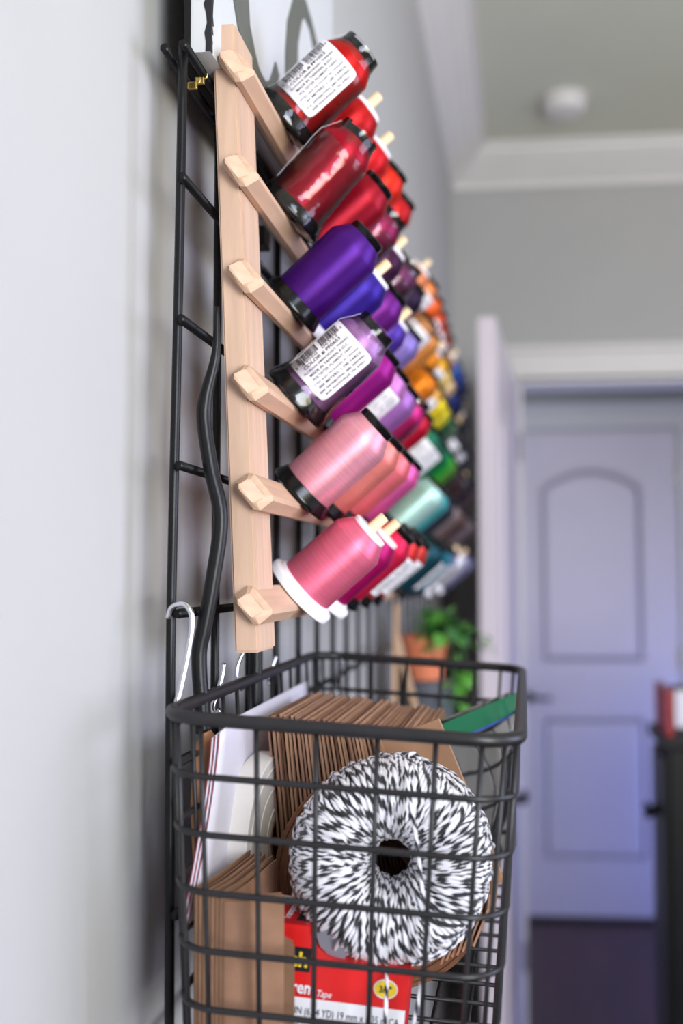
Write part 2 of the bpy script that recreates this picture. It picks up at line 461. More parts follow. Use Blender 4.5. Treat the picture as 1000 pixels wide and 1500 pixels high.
def lever(parent, M, flip=1):
    h = empty('door_handle'); h.parent = parent
    bm = bmesh.new()
    bm_lathe(bm, [(0.026, 0), (0.027, 0.006), (0.020, 0.010), (0.011, 0.014), (0.010, 0.045), (0.012, 0.056)], 20, M @ Matrix.Rotation(PI/2, 4, 'X'))
    h_ = from_bm('door_handle_rose', bm, M_DARKMET, h, True)
    pts = [M @ Vector((flip * x, -0.05 - yy, z)) for x, yy, z in ((-0.008, 0, 0), (0.03, 0.002, 0.002), (0.07, 0.0, 0.0), (0.105, -0.006, -0.004))]
    tube('door_handle_lever', smooth_path(pts, 4), [0.010] * 4 + [0.009] * 4 + [0.008] * 4 + [0.006], M_DARKMET, h, 10)
    return h

# far hall door
d2 = empty('door_1', (FX0, HY, 0)); struct(d2, 'closed two-panel arched white door across the hall', 'door')
DW = FX1 - FX0
box('door_leaf', (0, -0.012, 0.012), (DW, 0.0, 2.03), M_DOORP, d2, 0.002)
door_panels(d2, DW, Matrix.Translation((0, -0.012, 0)), M_DOORP)
lever(d2, Matrix.Translation((0.065, -0.012, 0.91)), 1)
for z in (0.24, 1.07, 1.83):
    box('hinge', (DW - 0.006, -0.022, z - 0.045), (DW + 0.012, -0.010, z + 0.045), mat('nickel hinge', (120, 118, 122), 0.35, metal=0.8), d2, 0.002)
struct(box('trim_5', (FX0 - 0.01, HY - 0.06, 0.0), (FX1 + 0.01, HY - 0.001, 0.012), mat('dark threshold', (34, 26, 28), 0.5, var=0.15), None, 0.003))

# open room door, seen edge-on
ang = math.atan2(-0.052, -1.0)
d1 = empty('door_2', (-0.014, 3.275, 0)); struct(d1, 'white door standing open into the room, seen edge-on', 'door')
d1.rotation_euler = (0, 0, math.radians(-93.0))     # local +x runs from hinge towards the camera
# local x along leaf; local -y faces to the left wall side after rotation
box('door_leaf', (0.0, -0.044, 0.012), (0.90, 0.0, 2.032), M_DOORP, d1, 0.003)
door_panels(d1, 0.90, Matrix.Translation((0.90, 0.0, 0)) @ Matrix.Rotation(PI, 4, 'Z'), M_DOORP)
lever(d1, Matrix.Translation((0.835, 0.0, 0.90)) @ Matrix.Rotation(PI, 4, 'Z'), 1)
lever(d1, Matrix.Translation((0.835, -0.044, 0.90)), -1)
for z in (0.24, 1.07, 1.83):
    box('hinge', (-0.006, -0.004, z - 0.045), (0.012, 0.008, z + 0.045), MATS['nickel hinge'], d1, 0.002)

# smoke detector
sm = empty('smoke_detector', (0.130, 2.905, ZC)); tag(sm, 'round white smoke detector on the ceiling', 'smoke detector')
link('base_plate', lathe_mesh('base_plate', [(0.066, 0.0), (0.068, -0.004), (0.068, -0.012), (0.062, -0.014)], 32), M_TRIM, sm)
link('cover', lathe_mesh('cover', [(0.060, -0.013), (0.059, -0.034), (0.050, -0.044), (0.020, -0.048)], 32), M_TRIM, sm)
link('test_button', lathe_mesh('test_button', [(0.012, -0.047), (0.012, -0.051), (0.008, -0.052)], 20), M_TRIM, sm)

# black cabinet at the right with things on it
cb = empty('cabinet', (0.297, 2.30, -0.077)); tag(cb, 'tall black cabinet standing at the right edge of the picture', 'cabinet')
box('body', (0.012, 0, 0.14), (0.62, 0.21, 1.12), M_CABIN, cb, 0.004)
box('top_panel', (-0.006, -0.012, 1.12), (0.63, 0.215, 1.147), M_CABIN, cb, 0.004)
box('plinth', (0.03, 0.01, 0.077), (0.60, 0.20, 0.14), M_CABIN, cb)
for k in (0, 1):
    dd = box('door', (0.0, 0.005 + k * 0.102, 0.16), (0.012, 0.102 + k * 0.102, 1.10), M_CABIN, cb, 0.002)
    kb = link('knob', lathe_mesh('knob', [(0.007, 0), (0.006, 0.012), (0.014, 0.018), (0.016, 0.026), (0.010, 0.031)], 16), M_DARKMET, dd)
    kb.location = (0.0, 0.085 if k == 0 else 0.125, 0.965); kb.rotation_euler = (0, -PI/2, 0)
rb = empty('binder', (0.306, 2.30, 1.070)); tag(rb, 'slim red binder standing on the black cabinet', 'binder')
box('cover', (0, 0, 0), (0.003, 0.20, 0.102), M_REDB, rb, 0.001); box('cover', (0.012, 0, 0), (0.015, 0.20, 0.102), M_REDB, rb, 0.001)
box('spine', (0.0, -0.003, 0), (0.015, 0.001, 0.102), M_REDB, rb, 0.0012); box('pages', (0.0035, 0.002, 0.003), (0.0115, 0.196, 0.098), M_PAPER, rb)
pf = empty('picture_frame', (0.326, 2.36, 1.0705), (0.0, 0, 0)); tag(pf, 'black picture frame with pale mat standing on the black cabinet', 'picture frame')
for lo, hi in (((0, 0, 0), (0.30, 0.014, 0.010)), ((0, 0, 0.094), (0.30, 0.014, 0.104)), ((0, 0, 0.010), (0.008, 0.014, 0.094)), ((0.292, 0, 0.010), (0.30, 0.014, 0.094))):
    box('frame_rail', lo, hi, M_CABIN, pf, 0.001)
box('mat_board', (0.008, 0.006, 0.010), (0.292, 0.010, 0.094), M_PAPER, pf)

# ------------------------------------------------------------------ wire grid panel on the left wall
GX = -0.2045; GY0 = 0.583; GDY = 0.0837; NV = 20; GY1 = GY0 + GDY * (NV - 1)
ZT = 1.744
ROD_Z = [1.744, 1.663, 1.578, 1.4917, 1.406, 1.321, 1.236, 1.151, 1.066, 0.98]
g = empty('wire_grid_panel', (GX, GY0, 0.98)); tag(g, 'black wire grid panel fixed to the left wall behind the thread racks', 'grid panel')
def gtube(name, a, b, r, seg=10):
    o = Vector((GX, GY0, 0.98))
    return tube(name, [Vector(a) - o, (Vector(a) + Vector(b)) / 2 - o, Vector(b) - o], r, M_BLACKW, g, seg)
for i in range(NV):
    y = GY0 + i * GDY
    if i == 0:   # the near end wire is slightly bowed
        pts = [(GX + 0.0035, y, ZT + 0.004), (GX + 0.002, y, 1.6), (GX, y, 1.45), (GX - 0.0005, y, 1.36), (GX + 0.001, y, 1.15), (GX + 0.002, y, 0.97)]
        o = Vector((GX, GY0, 0.98))
        tube('vertical_wire', [p - o for p in smooth_path(pts, 4)], 0.0029, M_BLACKW, g, 10)
    else:
        gtube('vertical_wire', (GX, y, 0.97), (GX, y, ZT + 0.003), 0.0029)
for k, z in enumerate(ROD_Z):
    gtube('horizontal_wire', (GX + 0.0056, GY0 - 0.006, z), (GX + 0.0056, GY1 + 0.006, z), 0.0029)
gtube('horizontal_wire', (GX - 0.0058, GY0 - 0.006, ZT - 0.002), (GX - 0.0058, GY1 + 0.006, ZT - 0.002), 0.0029)
for y in (0.80, 1.35, 1.95):
    for z in (1.70, 1.10):
        br = box('wall_bracket', (-0.0235, y - GY0 - 0.01, z - 0.98 - 0.008), (0.0, y - GY0 + 0.01, z - 0.98 + 0.008), M_BLACKW, g, 0.001)
for nm, y, z, dz in (('brass hook clipped to the grid top just under the sign board', 0.606, 1.736, 0.0), ('brass hook on the upper grid rod beside the near wire', 0.592, 1.726, 0.0)):
    hk = empty('brass_hook', (GX + 0.0056, y, z)); tag(hk, nm, 'hook')
    box('plate', (-0.0025, 0.0, -0.0022), (0.0032, 0.0025, 0.0022), M_BRASS, hk, 0.0005)
    tube('hook_bend', smooth_path([(0.002, 0.0012, 0.001), (0.0045, 0.0012, 0.002), (0.005, 0.0012, 0.005)], 4), 0.0007, M_BRASS, hk, 8)

# ------------------------------------------------------------------ sign board above the grid
sg = empty('wall_sign', (-0.188, 0.595, 1.748)); tag(sg, 'white sign board with grey script lettering above the grid', 'sign')
SO = Vector((-0.188, 0.595, 1.748))
box('board', (-0.0125, 0.0, 0), (0.0, 0.40, 0.29), M_SIGNW, sg)
box('backing_strip', (-0.0165, -0.001, -0.001), (-0.0125, 0.401, 0.29), M_CABIN, sg)
# black painted, ragged front arris
bm = bmesh.new(); rr = random.Random(3)
zz = 0.0; prev = 0.0030
for k in range(48):
    wz = 0.006; wd = 0.0022 + 0.0026 * rr.random()
    z0, z1 = k * wz, (k + 1) * wz
    v = [bm.verts.new(p) for p in ((-prev, -0.0006, z0), (0.0004, -0.0006, z0), (0.0004, -0.0006, z1), (-wd, -0.0006, z1))]
    bm.faces.new(v); bm.faces.new([bm.verts.new(p) for p in ((0.0004, -0.0006, z0), (0.0004, 0.001 + rr.random() * 0.004, z0), (0.0004, 0.001 + rr.random() * 0.004, z1), (0.0004, -0.0006, z1))])
    prev = wd
from_bm('painted_edge', bm, M_INK, sg)
def stroke(outer, inner):
    bm = bmesh.new()
    n = len(outer)
    A = [bm.verts.new((0.0012, y - SO.y, z - SO.z)) for y, z in outer]
    B = [bm.verts.new((0.0012, y - SO.y, z - SO.z)) for y, z in inner]
    A2 = [bm.verts.new((0.0, y - SO.y, z - SO.z)) for y, z in outer]
    B2 = [bm.verts.new((0.0, y - SO.y, z - SO.z)) for y, z in inner]
    for i in range(n - 1):
        bm.faces.new((A[i], A[i+1], B[i+1], B[i])); bm.faces.new((A[i], A2[i], A2[i+1], A[i+1])); bm.faces.new((B[i], B[i+1], B2[i+1], B2[i]))
    from_bm('letter_stroke', bm, M_SIGNL, sg)
# tail of one letter: a descending stroke that hooks up to a point
stroke([(0.61, 1.862), (0.6418, 1.8075), (0.6518, 1.7953), (0.6688, 1.7824), (0.6919, 1.7780), (0.705, 1.7770), (0.7245, 1.778), (0.7407, 1.7834), (0.7533, 1.7958), (0.7661, 1.8178), (0.7555, 1.8235)],
       [(0.65, 1.880), (0.6766, 1.8275), (0.6805, 1.811), (0.6953, 1.7985), (0.7050, 1.7935), (0.7144, 1.7921), (0.7245, 1.793), (0.7343, 1.7978), (0.7400, 1.8020), (0.7445, 1.8081), (0.7548, 1.8230)])
stroke([(0.7889, 1.800), (0.7889, 1.8229), (0.7886, 1.8488), (0.7953, 1.8786), (0.8146, 1.907), (0.838, 1.925), (0.862, 1.9345), (0.8886, 1.9303), (0.9163, 1.9207), (0.9358, 1.9060), (0.945, 1.880), (0.945, 1.83)],
       [(0.828, 1.800), (0.8283, 1.8229), (0.8308, 1.8529), (0.833, 1.8797), (0.8461, 1.9049), (0.853, 1.912), (0.8598, 1.9174), (0.8827, 1.9185), (0.8978, 1.9100), (0.908, 1.8950), (0.914, 1.870), (0.916, 1.83)])
stroke([(0.8146, 1.907), (0.80, 1.94), (0.79, 1.98), (0.79, 2.03)], [(0.85, 1.932), (0.838, 1.955), (0.83, 1.98), (0.83, 2.03)])

# ------------------------------------------------------------------ thread racks
AX = math.radians(41.0)                      # pegs rise 41 degrees away from the wall
DY = 0.0725; RACK_STEP = 0.503; NROW = 6; NCOL = 6
AXV = Vector((math.cos(AX), 0, math.sin(AX)))
def bar_c(r): return (-0.1775 + 0.0033 * r - (0.0035 if r == 5 else 0), 1.7475 - 0.0672 * r - (0.002 if r == 5 else 0))
BT, BWD = 0.014, 0.023
PEG_L = 0.081
RY0 = 0.605                                   # near end of the first rack's bars
PEG0 = 0.71
WORDS = ['first', 'second', 'third', 'fourth', 'fifth', 'sixth']
ORD = ['first', 'second', 'third', 'fourth', 'fifth', 'sixth', 'seventh', 'eighth', 'ninth', 'tenth', 'eleventh', 'twelfth', 'thirteenth', 'fourteenth', 'fifteenth', 'sixteenth', 'seventeenth', 'eighteenth', 'nineteenth', 'twentieth', 'twenty-first', 'twenty-second', 'twenty-third', 'twenty-fourth', 'twenty-fifth', 'twenty-sixth']
RNAME = ['nearest', 'middle', 'farthest']

# spool meshes (local z = spool axis, base at 0)
H_B, H_W = 0.078, 0.069
ME = {}
def spool_meshes():
    ME['B_flange'] = lathe_mesh('base_flange', [(0.0085, 0.004), (0.0085, 0.0), (0.0234, 0.0), (0.0243, 0.0008), (0.0245, 0.0020), (0.0238, 0.0036), (0.0215, 0.0096), (0.0200, 0.0100)], 40)
    ME['B_thread'] = lathe_mesh('thread_winding', [(0.0200, 0.0090), (0.0203, 0.0102), (0.0207, 0.030), (0.0211, 0.050), (0.0213, 0.0600), (0.0209, 0.0622), (0.0150, 0.0718), (0.0140, 0.0724)], 48, cap0=False, cap1=False)
    ME['B_cap'] = lathe_mesh('top_cap', [(0.0136, 0.0715), (0.0141, 0.0722), (0.0141, 0.0770), (0.0132, 0.0778), (0.0090, 0.0780), (0.0084, 0.0765), (0.0040, 0.0762)], 32)
    ME['W_flange'] = lathe_mesh('base_flange', [(0.0085, 0.004), (0.0085, 0.0), (0.0272, 0.0), (0.0282, 0.0008), (0.0282, 0.0050), (0.0272, 0.0062), (0.0245, 0.0068), (0.0235, 0.0085), (0.0215, 0.0090)], 44)
    ME['W_thread'] = lathe_mesh('thread_winding', [(0.0212, 0.0085), (0.0215, 0.0100), (0.0215, 0.030), (0.0214, 0.048), (0.0212, 0.0545), (0.0206, 0.0565), (0.0152, 0.0655), (0.0140, 0.0660)], 48, cap0=False, cap1=False)
    ME['W_cap'] = lathe_mesh('top_cap', [(0.0135, 0.0652), (0.0142, 0.0656), (0.0142, 0.0685), (0.0135, 0.0690), (0.0062, 0.0690)], 32)
    rj = random.Random(11)
    tab = [[rj.uniform(-1, 1) for _ in range(40)] for _ in range(30)]
    def jit(amp):
        return lambda k, i: amp * (tab[k][i] + tab[k][(i + 1) % 40] + tab[k][i - 1]) / 2
    ME['S_wrap'] = lathe_mesh('shrink_wrap', [(0.0150, -0.0012), (0.0262, -0.0014), (0.0274, 0.0004), (0.0270, 0.0045), (0.0246, 0.0100), (0.0231, 0.0150), (0.0225, 0.025), (0.0222, 0.040), (0.0219, 0.052), (0.0214, 0.0600), (0.0190, 0.0650), (0.0162, 0.0705), (0.0152, 0.0745), (0.0150, 0.0790), (0.0105, 0.0796)], 40, cap0=False, cap1=False, jitter=jit(0.00035))
spool_meshes()

# printed label wrapped around the winding, facing the camera side (-y)
LBL_U0, LBL_U1, LBL_W = 0.0140, 0.0600, 0.040
def cyl(u, v, off):
    r = 0.0203 + 0.021 * max(0, (u - 0.0102)) + off
    a = v / 0.0214
    return Vector((r * math.sin(a), -r * math.cos(a), u))
def rounded_rect_grid(off):
    bm = bmesh.new(); NU, NVv = 12, 20; rad = 0.004
    g_ = []
    for i in range(NU + 1):
        row = []
        for j in range(NVv + 1):
            u = LBL_U0 + (LBL_U1 - LBL_U0) * i / NU; v = -LBL_W / 2 + LBL_W * j / NVv
            du = max(0, (LBL_U0 + rad) - u, u - (LBL_U1 - rad)); dv = max(0, abs(v) - (LBL_W / 2 - rad))
            if du > 0 and dv > 0:
                l = math.hypot(du, dv)
                if l > rad:
                    s = rad / l; cu = LBL_U0 + rad if u < 0.03 else LBL_U1 - rad; cv = math.copysign(LBL_W / 2 - rad, v)
                    u = cu + (u - cu) * s; v = cv + (v - cv) * s
            row.append(bm.verts.new(cyl(u, v, off)))
        g_.append(row)
    for i in range(NU):
        for j in range(NVv):
            bm.faces.new((g_[i][j], g_[i+1][j], g_[i+1][j+1], g_[i][j+1]))
    bmesh.ops.recalc_face_normals(bm, faces=bm.faces)
    me = bpy.data.meshes.new('label'); bm.to_mesh(me); bm.free()
    for p in me.polygons: p.use_smooth = True
    return me
def print_mesh(digits, code, off):
    bm = bmesh.new(); T = 0.0475  # text length along axis
    # place: flat x -> along axis, flat y up -> -v
    place = lambda x, y: cyl(LBL_U0 + x, -y, off)
    L = LBL_U1 - LBL_U0; top = LBL_W / 2
    rb_ = random.Random(sum(map(ord, code)))
    x = 0.0045
    while x < L - 0.0045:
        wd = rb_.choice((0.00025, 0.0004, 0.0006, 0.0008)); gap = rb_.choice((0.0003, 0.0004, 0.0006))
        if not (abs(x - L * 0.5) < 0.0010):
            y1 = top - 0.0022; y0 = y1 - 0.0078
            prev = None
            for k in range(5):
                yy = y0 + (y1 - y0) * k / 4
                cur = (bm.verts.new(place(x, yy)), bm.verts.new(place(x + wd, yy)))
                if prev: bm.faces.new((prev[0], prev[1], cur[1], cur[0]))
                prev = cur
        x += wd + gap
    text_on(bm, digits[0], place, 0.0012, top - 0.0112, 0.0022)
    text_on(bm, digits[1:6], place, 0.0060, top - 0.0122, 0.0021, 0.0140)
    text_on(bm, digits[6:11], place, L / 2 + 0.0015, top - 0.0122, 0.0021, 0.0140)
    text_on(bm, digits[11], place, L - 0.0032, top - 0.0100, 0.0022)
    text_on(bm, 'COLOR # ' + code, place, 0.0055, top - 0.0155, 0.0023, L - 0.013, 0.02)
    rows = (('FLORIANI EMBROIDERY THREAD', 0.0015, 0.0), ('MADE IN TAIWAN, R.O.C.', 0.0017, 0.01), ('POLYESTER FILAMENT YARN', 0.0017, 0.0),
            ('DYED AND PACKAGED IN TAIWAN', 0.0014, 0.0), ('1,000 METERS, 1,100 YARDS', 0.0017, 0.01), ('RNK DISTRIBUTING, 2882 WESTERN', 0.0015, 0.01), ('AVE KNOXVILLE, TN 37921', 0.0015, 0.01))
    y = top - 0.0186
    for s, hgt, b in rows:
        wd = L - 0.006 if len(s) > 24 else L - 0.011
        text_on(bm, s, place, (L - wd) / 2, y, hgt, wd, b + 0.012); y -= 0.0031
    me = bpy.data.meshes.new('print'); bm.to_mesh(me); bm.free()
    return me
ME['label'] = rounded_rect_grid(0.0004)
ME['print_a'] = print_mesh('844050065226', 'PF0653', 0.00062)
ME['print_b'] = print_mesh('844050066506', 'PF1053', 0.00062)

COLORS = {
 'bright red': (205, 30, 26), 'red': (196, 24, 30), 'orange-red': (232, 52, 30), 'scarlet': (214, 28, 40), 'crimson': (176, 14, 48), 'deep crimson': (168, 12, 44),
 'mulberry': (146, 34, 84), 'dark plum': (66, 24, 60), 'plum': (112, 52, 92), 'blackish purple': (40, 20, 48), 'purple': (88, 26, 138), 'indigo': (62, 34, 148),
 'royal purple': (118, 32, 134), 'violet': (92, 60, 160), 'lavender': (150, 130, 196), 'mauve': (178, 132, 184), 'magenta': (160, 22, 136), 'orchid': (212, 140, 204),
 'lilac': (176, 120, 190), 'hot pink': (214, 44, 136), 'cherry red': (196, 10, 54), 'pale pink': (246, 172, 188), 'peach': (250, 150, 140), 'salmon': (250, 132, 138),
 'orchid pink': (232, 108, 172), 'candy pink': (246, 128, 158), 'deep magenta': (190, 12, 110), 'rose red': (232, 40, 88), 'coral red': (226, 62, 58), 'vermilion': (218, 72, 58),
 'pale orange': (232, 150, 104), 'light orange': (240, 148, 90), 'orange': (238, 110, 40), 'burnt orange': (222, 88, 48), 'rust': (170, 78, 62), 'brick brown': (150, 84, 66),
 'tan': (186, 130, 84), 'golden tan': (222, 148, 74), 'amber': (232, 146, 36), 'gold': (238, 180, 48), 'pale gold': (242, 208, 120), 'cream': (238, 204, 156),
 'deep amber': (224, 132, 24), 'honey': (230, 176, 90), 'yellow': (246, 220, 40), 'lemon yellow': (244, 224, 60), 'forest green': (24, 92, 56), 'grey green': (92, 110, 88),
 'jade green': (30, 112, 82), 'pine green': (20, 82, 60), 'emerald green': (16, 132, 80), 'bright green': (60, 196, 66), 'lime green': (110, 172, 62), 'dark olive': (46, 52, 38),
 'mint': (196, 232, 222), 'turquoise': (84, 190, 190), 'dark slate': (52, 58, 66), 'deep teal': (16, 72, 82), 'teal': (28, 128, 146), 'aqua': (70, 160, 176), 'slate blue': (132, 132, 178),
 'sky blue': (64, 116, 186), 'cobalt blue': (36, 72, 156), 'navy': (26, 40, 96), 'dark navy': (22, 28, 64), 'charcoal': (46, 46, 50), 'black': (22, 22, 26), 'graphite': (70, 66, 72),
 'dark brown': (62, 42, 42), 'brown': (92, 66, 60), 'taupe': (140, 122, 118), 'warm grey': (158, 144, 140), 'off-white': (226, 222, 226), 'pale lavender': (166, 160, 206), 'silver grey': (168, 168, 182)}
# per rack, per row: (colour, type); B black-capped, W white short spool, S shrink-wrapped; 1 after the type = printed label; None = bare bar
RACKS = [
 [[('bright red','S1'), ('red','W'), ('scarlet','W'), ('orange-red','B'), ('red','B'), None],
  [('crimson','S'), ('deep crimson','B'), ('mulberry','S'), ('dark plum','W'), ('plum','S'), ('blackish purple','B')],
  [('purple','B'), ('indigo','W'), ('royal purple','B'), ('violet','W'), ('lavender','B'), None],
  [('mauve','S1'), ('magenta','B'), ('orchid','B1'), ('lilac','B'), ('hot pink','S'), ('cherry red','B')],
  [('pale pink','B'), ('peach','B'), ('salmon','B'), ('orchid pink','B'), None, None],
  [('candy pink','W'), ('deep magenta','W'), ('rose red','B'), ('coral red','B1'), ('vermilion','B1'), None]],
 [[('pale orange','W'), ('light orange','B1'), ('orange','B'), ('burnt orange','B1'), ('rust','B1'), ('brick brown','B1')],
  [('tan','B1'), ('golden tan','B'), ('amber','W'), ('gold','B1'), ('pale gold','B'), ('cream','B')],
  [('deep amber','B'), ('honey','B1'), ('yellow','B'), ('lemon yellow','B'), ('forest green','B'), ('grey green','B')],
  [('jade green','B1'), ('pine green','B1'), ('emerald green','B'), ('bright green','B'), ('lime green','B'), ('dark olive','B')],
  [('mint','B'), ('turquoise','B'), None, ('dark slate','B'), None, ('taupe','B')],
  [('deep teal','B'), ('teal','B1'), ('aqua','B'), ('slate blue','B1'), ('silver grey','W'), None]],
 [[('tan','W'), ('sky blue','B'), ('cobalt blue','B'), ('navy','B'), ('dark navy','B'), None],
  [('navy','B'), ('dark navy','B'), ('cream','W'), ('charcoal','B'), ('black','B'), None],
  [('charcoal','B1'), ('black','B'), ('graphite','B1'), ('black','B'), ('charcoal','B'), None],
  [('dark brown','B'), ('brown','W'), ('black','B'), ('dark brown','B'), ('brown','B'), None],
  [('brown','B'), ('taupe','B'), ('warm grey','B'), ('taupe','B'), ('brown','B'), None],
  [('off-white','W'), ('pale lavender','B'), ('silver grey','B'), ('pale lavender','B'), None, None]]]

peg_me = lathe_mesh('peg', [(0.0039, 0.0), (0.0039, PEG_L - 0.0006), (0.0034, PEG_L)], 16)
peg_long = lathe_mesh('peg', [(0.0039, 0.0), (0.0039, 0.0889), (0.0034, 0.0895)], 16)
rotp = (0, PI / 2 - AX, 0)
def bar_mesh(L):
    """notched cross bar with obliquely cut ends; local y runs along the bar"""
    bm = bmesh.new()
    a, b = BT / 2, BWD / 2; ax = AXV; pv = Vector((-math.sin(AX), 0, math.cos(AX)))
    prof = [(-a, -b), (a, -b), (a, b), (-a, b)]
    # extra chamfer of the room-side arrises
    prof = [(-a, -b * .75), (-a * .6, -b), (a * .7, -b), (a, -b * .8), (a, b * .8), (a * .7, b), (-a * .6, b), (-a, b * .75)]
    secs = [(0.0, 0.62), (0.006, 1.0), (L - 0.006, 1.0), (L, 0.62)]
    rings = []
    for y, s in secs:
        ring = []
        for p, q in prof:
            yy = y
            if y < 0.01: yy = y + (0.004 if p > 0 else 0.0) - 0.003 * (q / b) * (1 if y < 0.001 else 0)
            ring.append(bm.verts.new(ax * (p * s) + pv * (q * s) + Vector((0, yy, 0))))
        rings.append(ring)
    n = len(prof)
    for r0, r1 in zip(rings, rings[1:]):
        for i in range(n): bm.faces.new((r0[i], r0[(i+1) % n], r1[(i+1) % n], r1[i]))
    bm.faces.new(list(reversed(rings[0]))); bm.faces.new(rings[-1])
    bmesh.ops.recalc_face_normals(bm, faces=bm.faces)
    me = bpy.data.meshes.new('bar'); bm.to_mesh(me); bm.free(); return me
BAR_L = 0.495
bar_me = bar_mesh(BAR_L)
def rail_mesh(zb=1.3806):
    """upright board leaning out a little towards the bottom, with eased edges"""
    bm = bmesh.new()
    zt = 1.778
    pts = []
    x_t = -0.1945; x_b = x_t + 0.0175 * (zt - zb) / 0.3974; th = 0.0152; wd = 0.042
    for z, x in ((zb, x_b), (zt, x_t)):
        for dx, dy in ((0, 0), (th, 0.0), (th, wd), (0, wd)):
            pts.append(bm.verts.new((x + dx, dy, z)))
    for f in ((0, 1, 2, 3), (4, 7, 6, 5), (0, 4, 5, 1), (1, 5, 6, 2), (2, 6, 7, 3), (3, 7, 4, 0)):
        bm.faces.new([pts[i] for i in f])
    bmesh.ops.recalc_face_normals(bm, faces=bm.faces)
    bmesh.ops.bevel(bm, geom=list(bm.edges), offset=0.0014, segments=2, affect='EDGES')
    me = bpy.data.meshes.new('rail'); bm.to_mesh(me); bm.free(); return me
rail_me = rail_mesh(); rail_short = rail_mesh(1.403)

def make_spool(color, typ, lab):
    base = 'W' if typ[0] == 'W' else 'B'
    s = empty('thread_spool', (0, 0, 0), (0, PI / 2 - AX, 0))
    m_pl = M_WHTPL if base == 'W' else M_BLKPL
    link('base_flange', ME[base + '_flange'], m_pl, s)
    me = ME[base + '_thread'].copy(); me.materials.clear()
    link('thread_winding', me, thread_mat(color, COLORS[color]), s)
    link('top_cap', ME[base + '_cap'], m_pl, s)
    if len(typ) > 1:
        lb = link('label', ME['label'], M_LABEL, s)
        link('print', ME['print_b'] if lab == 'b' else ME['print_a'], M_INK, lb)
        if typ[0] == 'S': lb.scale = (1.085, 1.085, 1.0)
        if lab == 'far': lb.rotation_euler = (0, 0, random.uniform(0.1, 0.9))
    if typ[0] == 'S':
        wr = link('shrink_wrap', ME['S_wrap'], F_WRAP, s); wr.rotation_euler = (0, 0, random.uniform(0, 6))
        rz = -wr.rotation_euler.z
        sp = []
        for k in range(22):
            u = 0.002 + 0.073 * k / 21; rr_ = 0.0232 if u < 0.06 else 0.0232 - (u - 0.06) * 0.5
            if u < 0.012: rr_ = 0.0276 - u * 0.32
            a = -PI / 2 - 0.95 + rz + 0.05 * math.sin(k * 1.7) + 0.03 * math.sin(k * 0.6)
            sp.append((rr_ * math.cos(a), rr_ * math.sin(a), u))
        tube('wrap_seam', sp, 0.00020, F_SEAM, wr, 5)
    return s

for ri in range(3):
    y0 = RY0 + RACK_STEP * ri
    rk = empty('thread_rack', (0, y0, 0)); tag(rk, ['nearest pine thread rack with sloping pegs on the wire grid', 'middle pine thread rack between the other two racks', 'farthest pine thread rack, next to the open door'][ri], 'thread rack', 'pine thread racks on the grid')
    for yy in (0.012, 0.40):
        rl = link('rail', rail_me if ri == 0 and yy < 0.1 else rail_short, M_PINE, rk); rl.location = (0, yy, 0)
    for r in range(NROW):
        bx, bz = bar_c(r)
        br = link('bar', bar_me, M_PINEY, rk); br.location = (bx, 0, bz)
        for c in range(NCOL):
            it = RACKS[ri][r][c]
            if it is None: continue
            py = PEG0 - RY0 + DY * c
            pg = link('peg', peg_long if it[1][0] == 'W' else peg_me, M_PEG, br); pg.location = (0, py, 0); pg.rotation_euler = rotp
            color, typ = it
            lab = 'b' if (ri == 0 and r == 0 and c == 0) else ('a' if ri == 0 and r == 3 and c == 0 else 'far')
            s = make_spool(color, typ, lab)
            p = Vector((bx, y0 + py, bz)) + AXV * (BT / 2 + 0.0006)
            if typ[0] == 'S': p += AXV * 0.0016
            s.location = p
            s.rotation_euler = (0, PI / 2 - AX + random.uniform(-0.02, 0.02), 0)
            if ri == 0 and r == 1 and c == 0: s.rotation_euler.y -= math.radians(5)
            if lab == 'far': s.rotation_euler.rotate_axis('Z', random.uniform(-0.25, 0.25))
            kind = {'W': 'thread spool with white base', 'S': 'thread spool in clear shrink wrap', 'B': 'thread spool with black ends'}[typ[0]]
            tag(s, f"{color} {kind}, {WORDS[r]} row, {WORDS[c]} peg, {RNAME[ri]} rack", 'thread spool', f'thread spools on the {RNAME[ri]} rack')
# ------------------------------------------------------------------ thick black tubes and hooks on the grid
tb = tube('black_cable', smooth_path([(-0.1835, 0.597, 1.590), (-0.1840, 0.597, 1.561), (-0.190, 0.598, 1.536), (-0.191, 0.598, 1.520), (-0.1865, 0.598, 1.491), (-0.1805, 0.598, 1.462), (-0.185, 0.598, 1.425), (-0.190, 0.598, 1.397), (-0.193, 0.598, 1.380), (-0.191, 0.598, 1.350), (-0.190, 0.598, 1.335)], 6),
          [0.0012 + 0.0034 * min(1, i / 14) for i in range(61)], M_RUBBER, None, 14)
tag(tb, 'thick black rubber cable snaking down behind the front wooden rail', 'cable')
tb2 = tube('black_cable', smooth_path([(-0.191, 0.72, 1.44), (-0.191, 0.72, 1.38), (-0.1915, 0.72, 1.33), (-0.192, 0.72, 1.24)], 6), 0.0050, M_RUBBER, None, 14)
tag(tb2, 'straight thick black rubber cable below the foot of the wooden rail', 'cable')

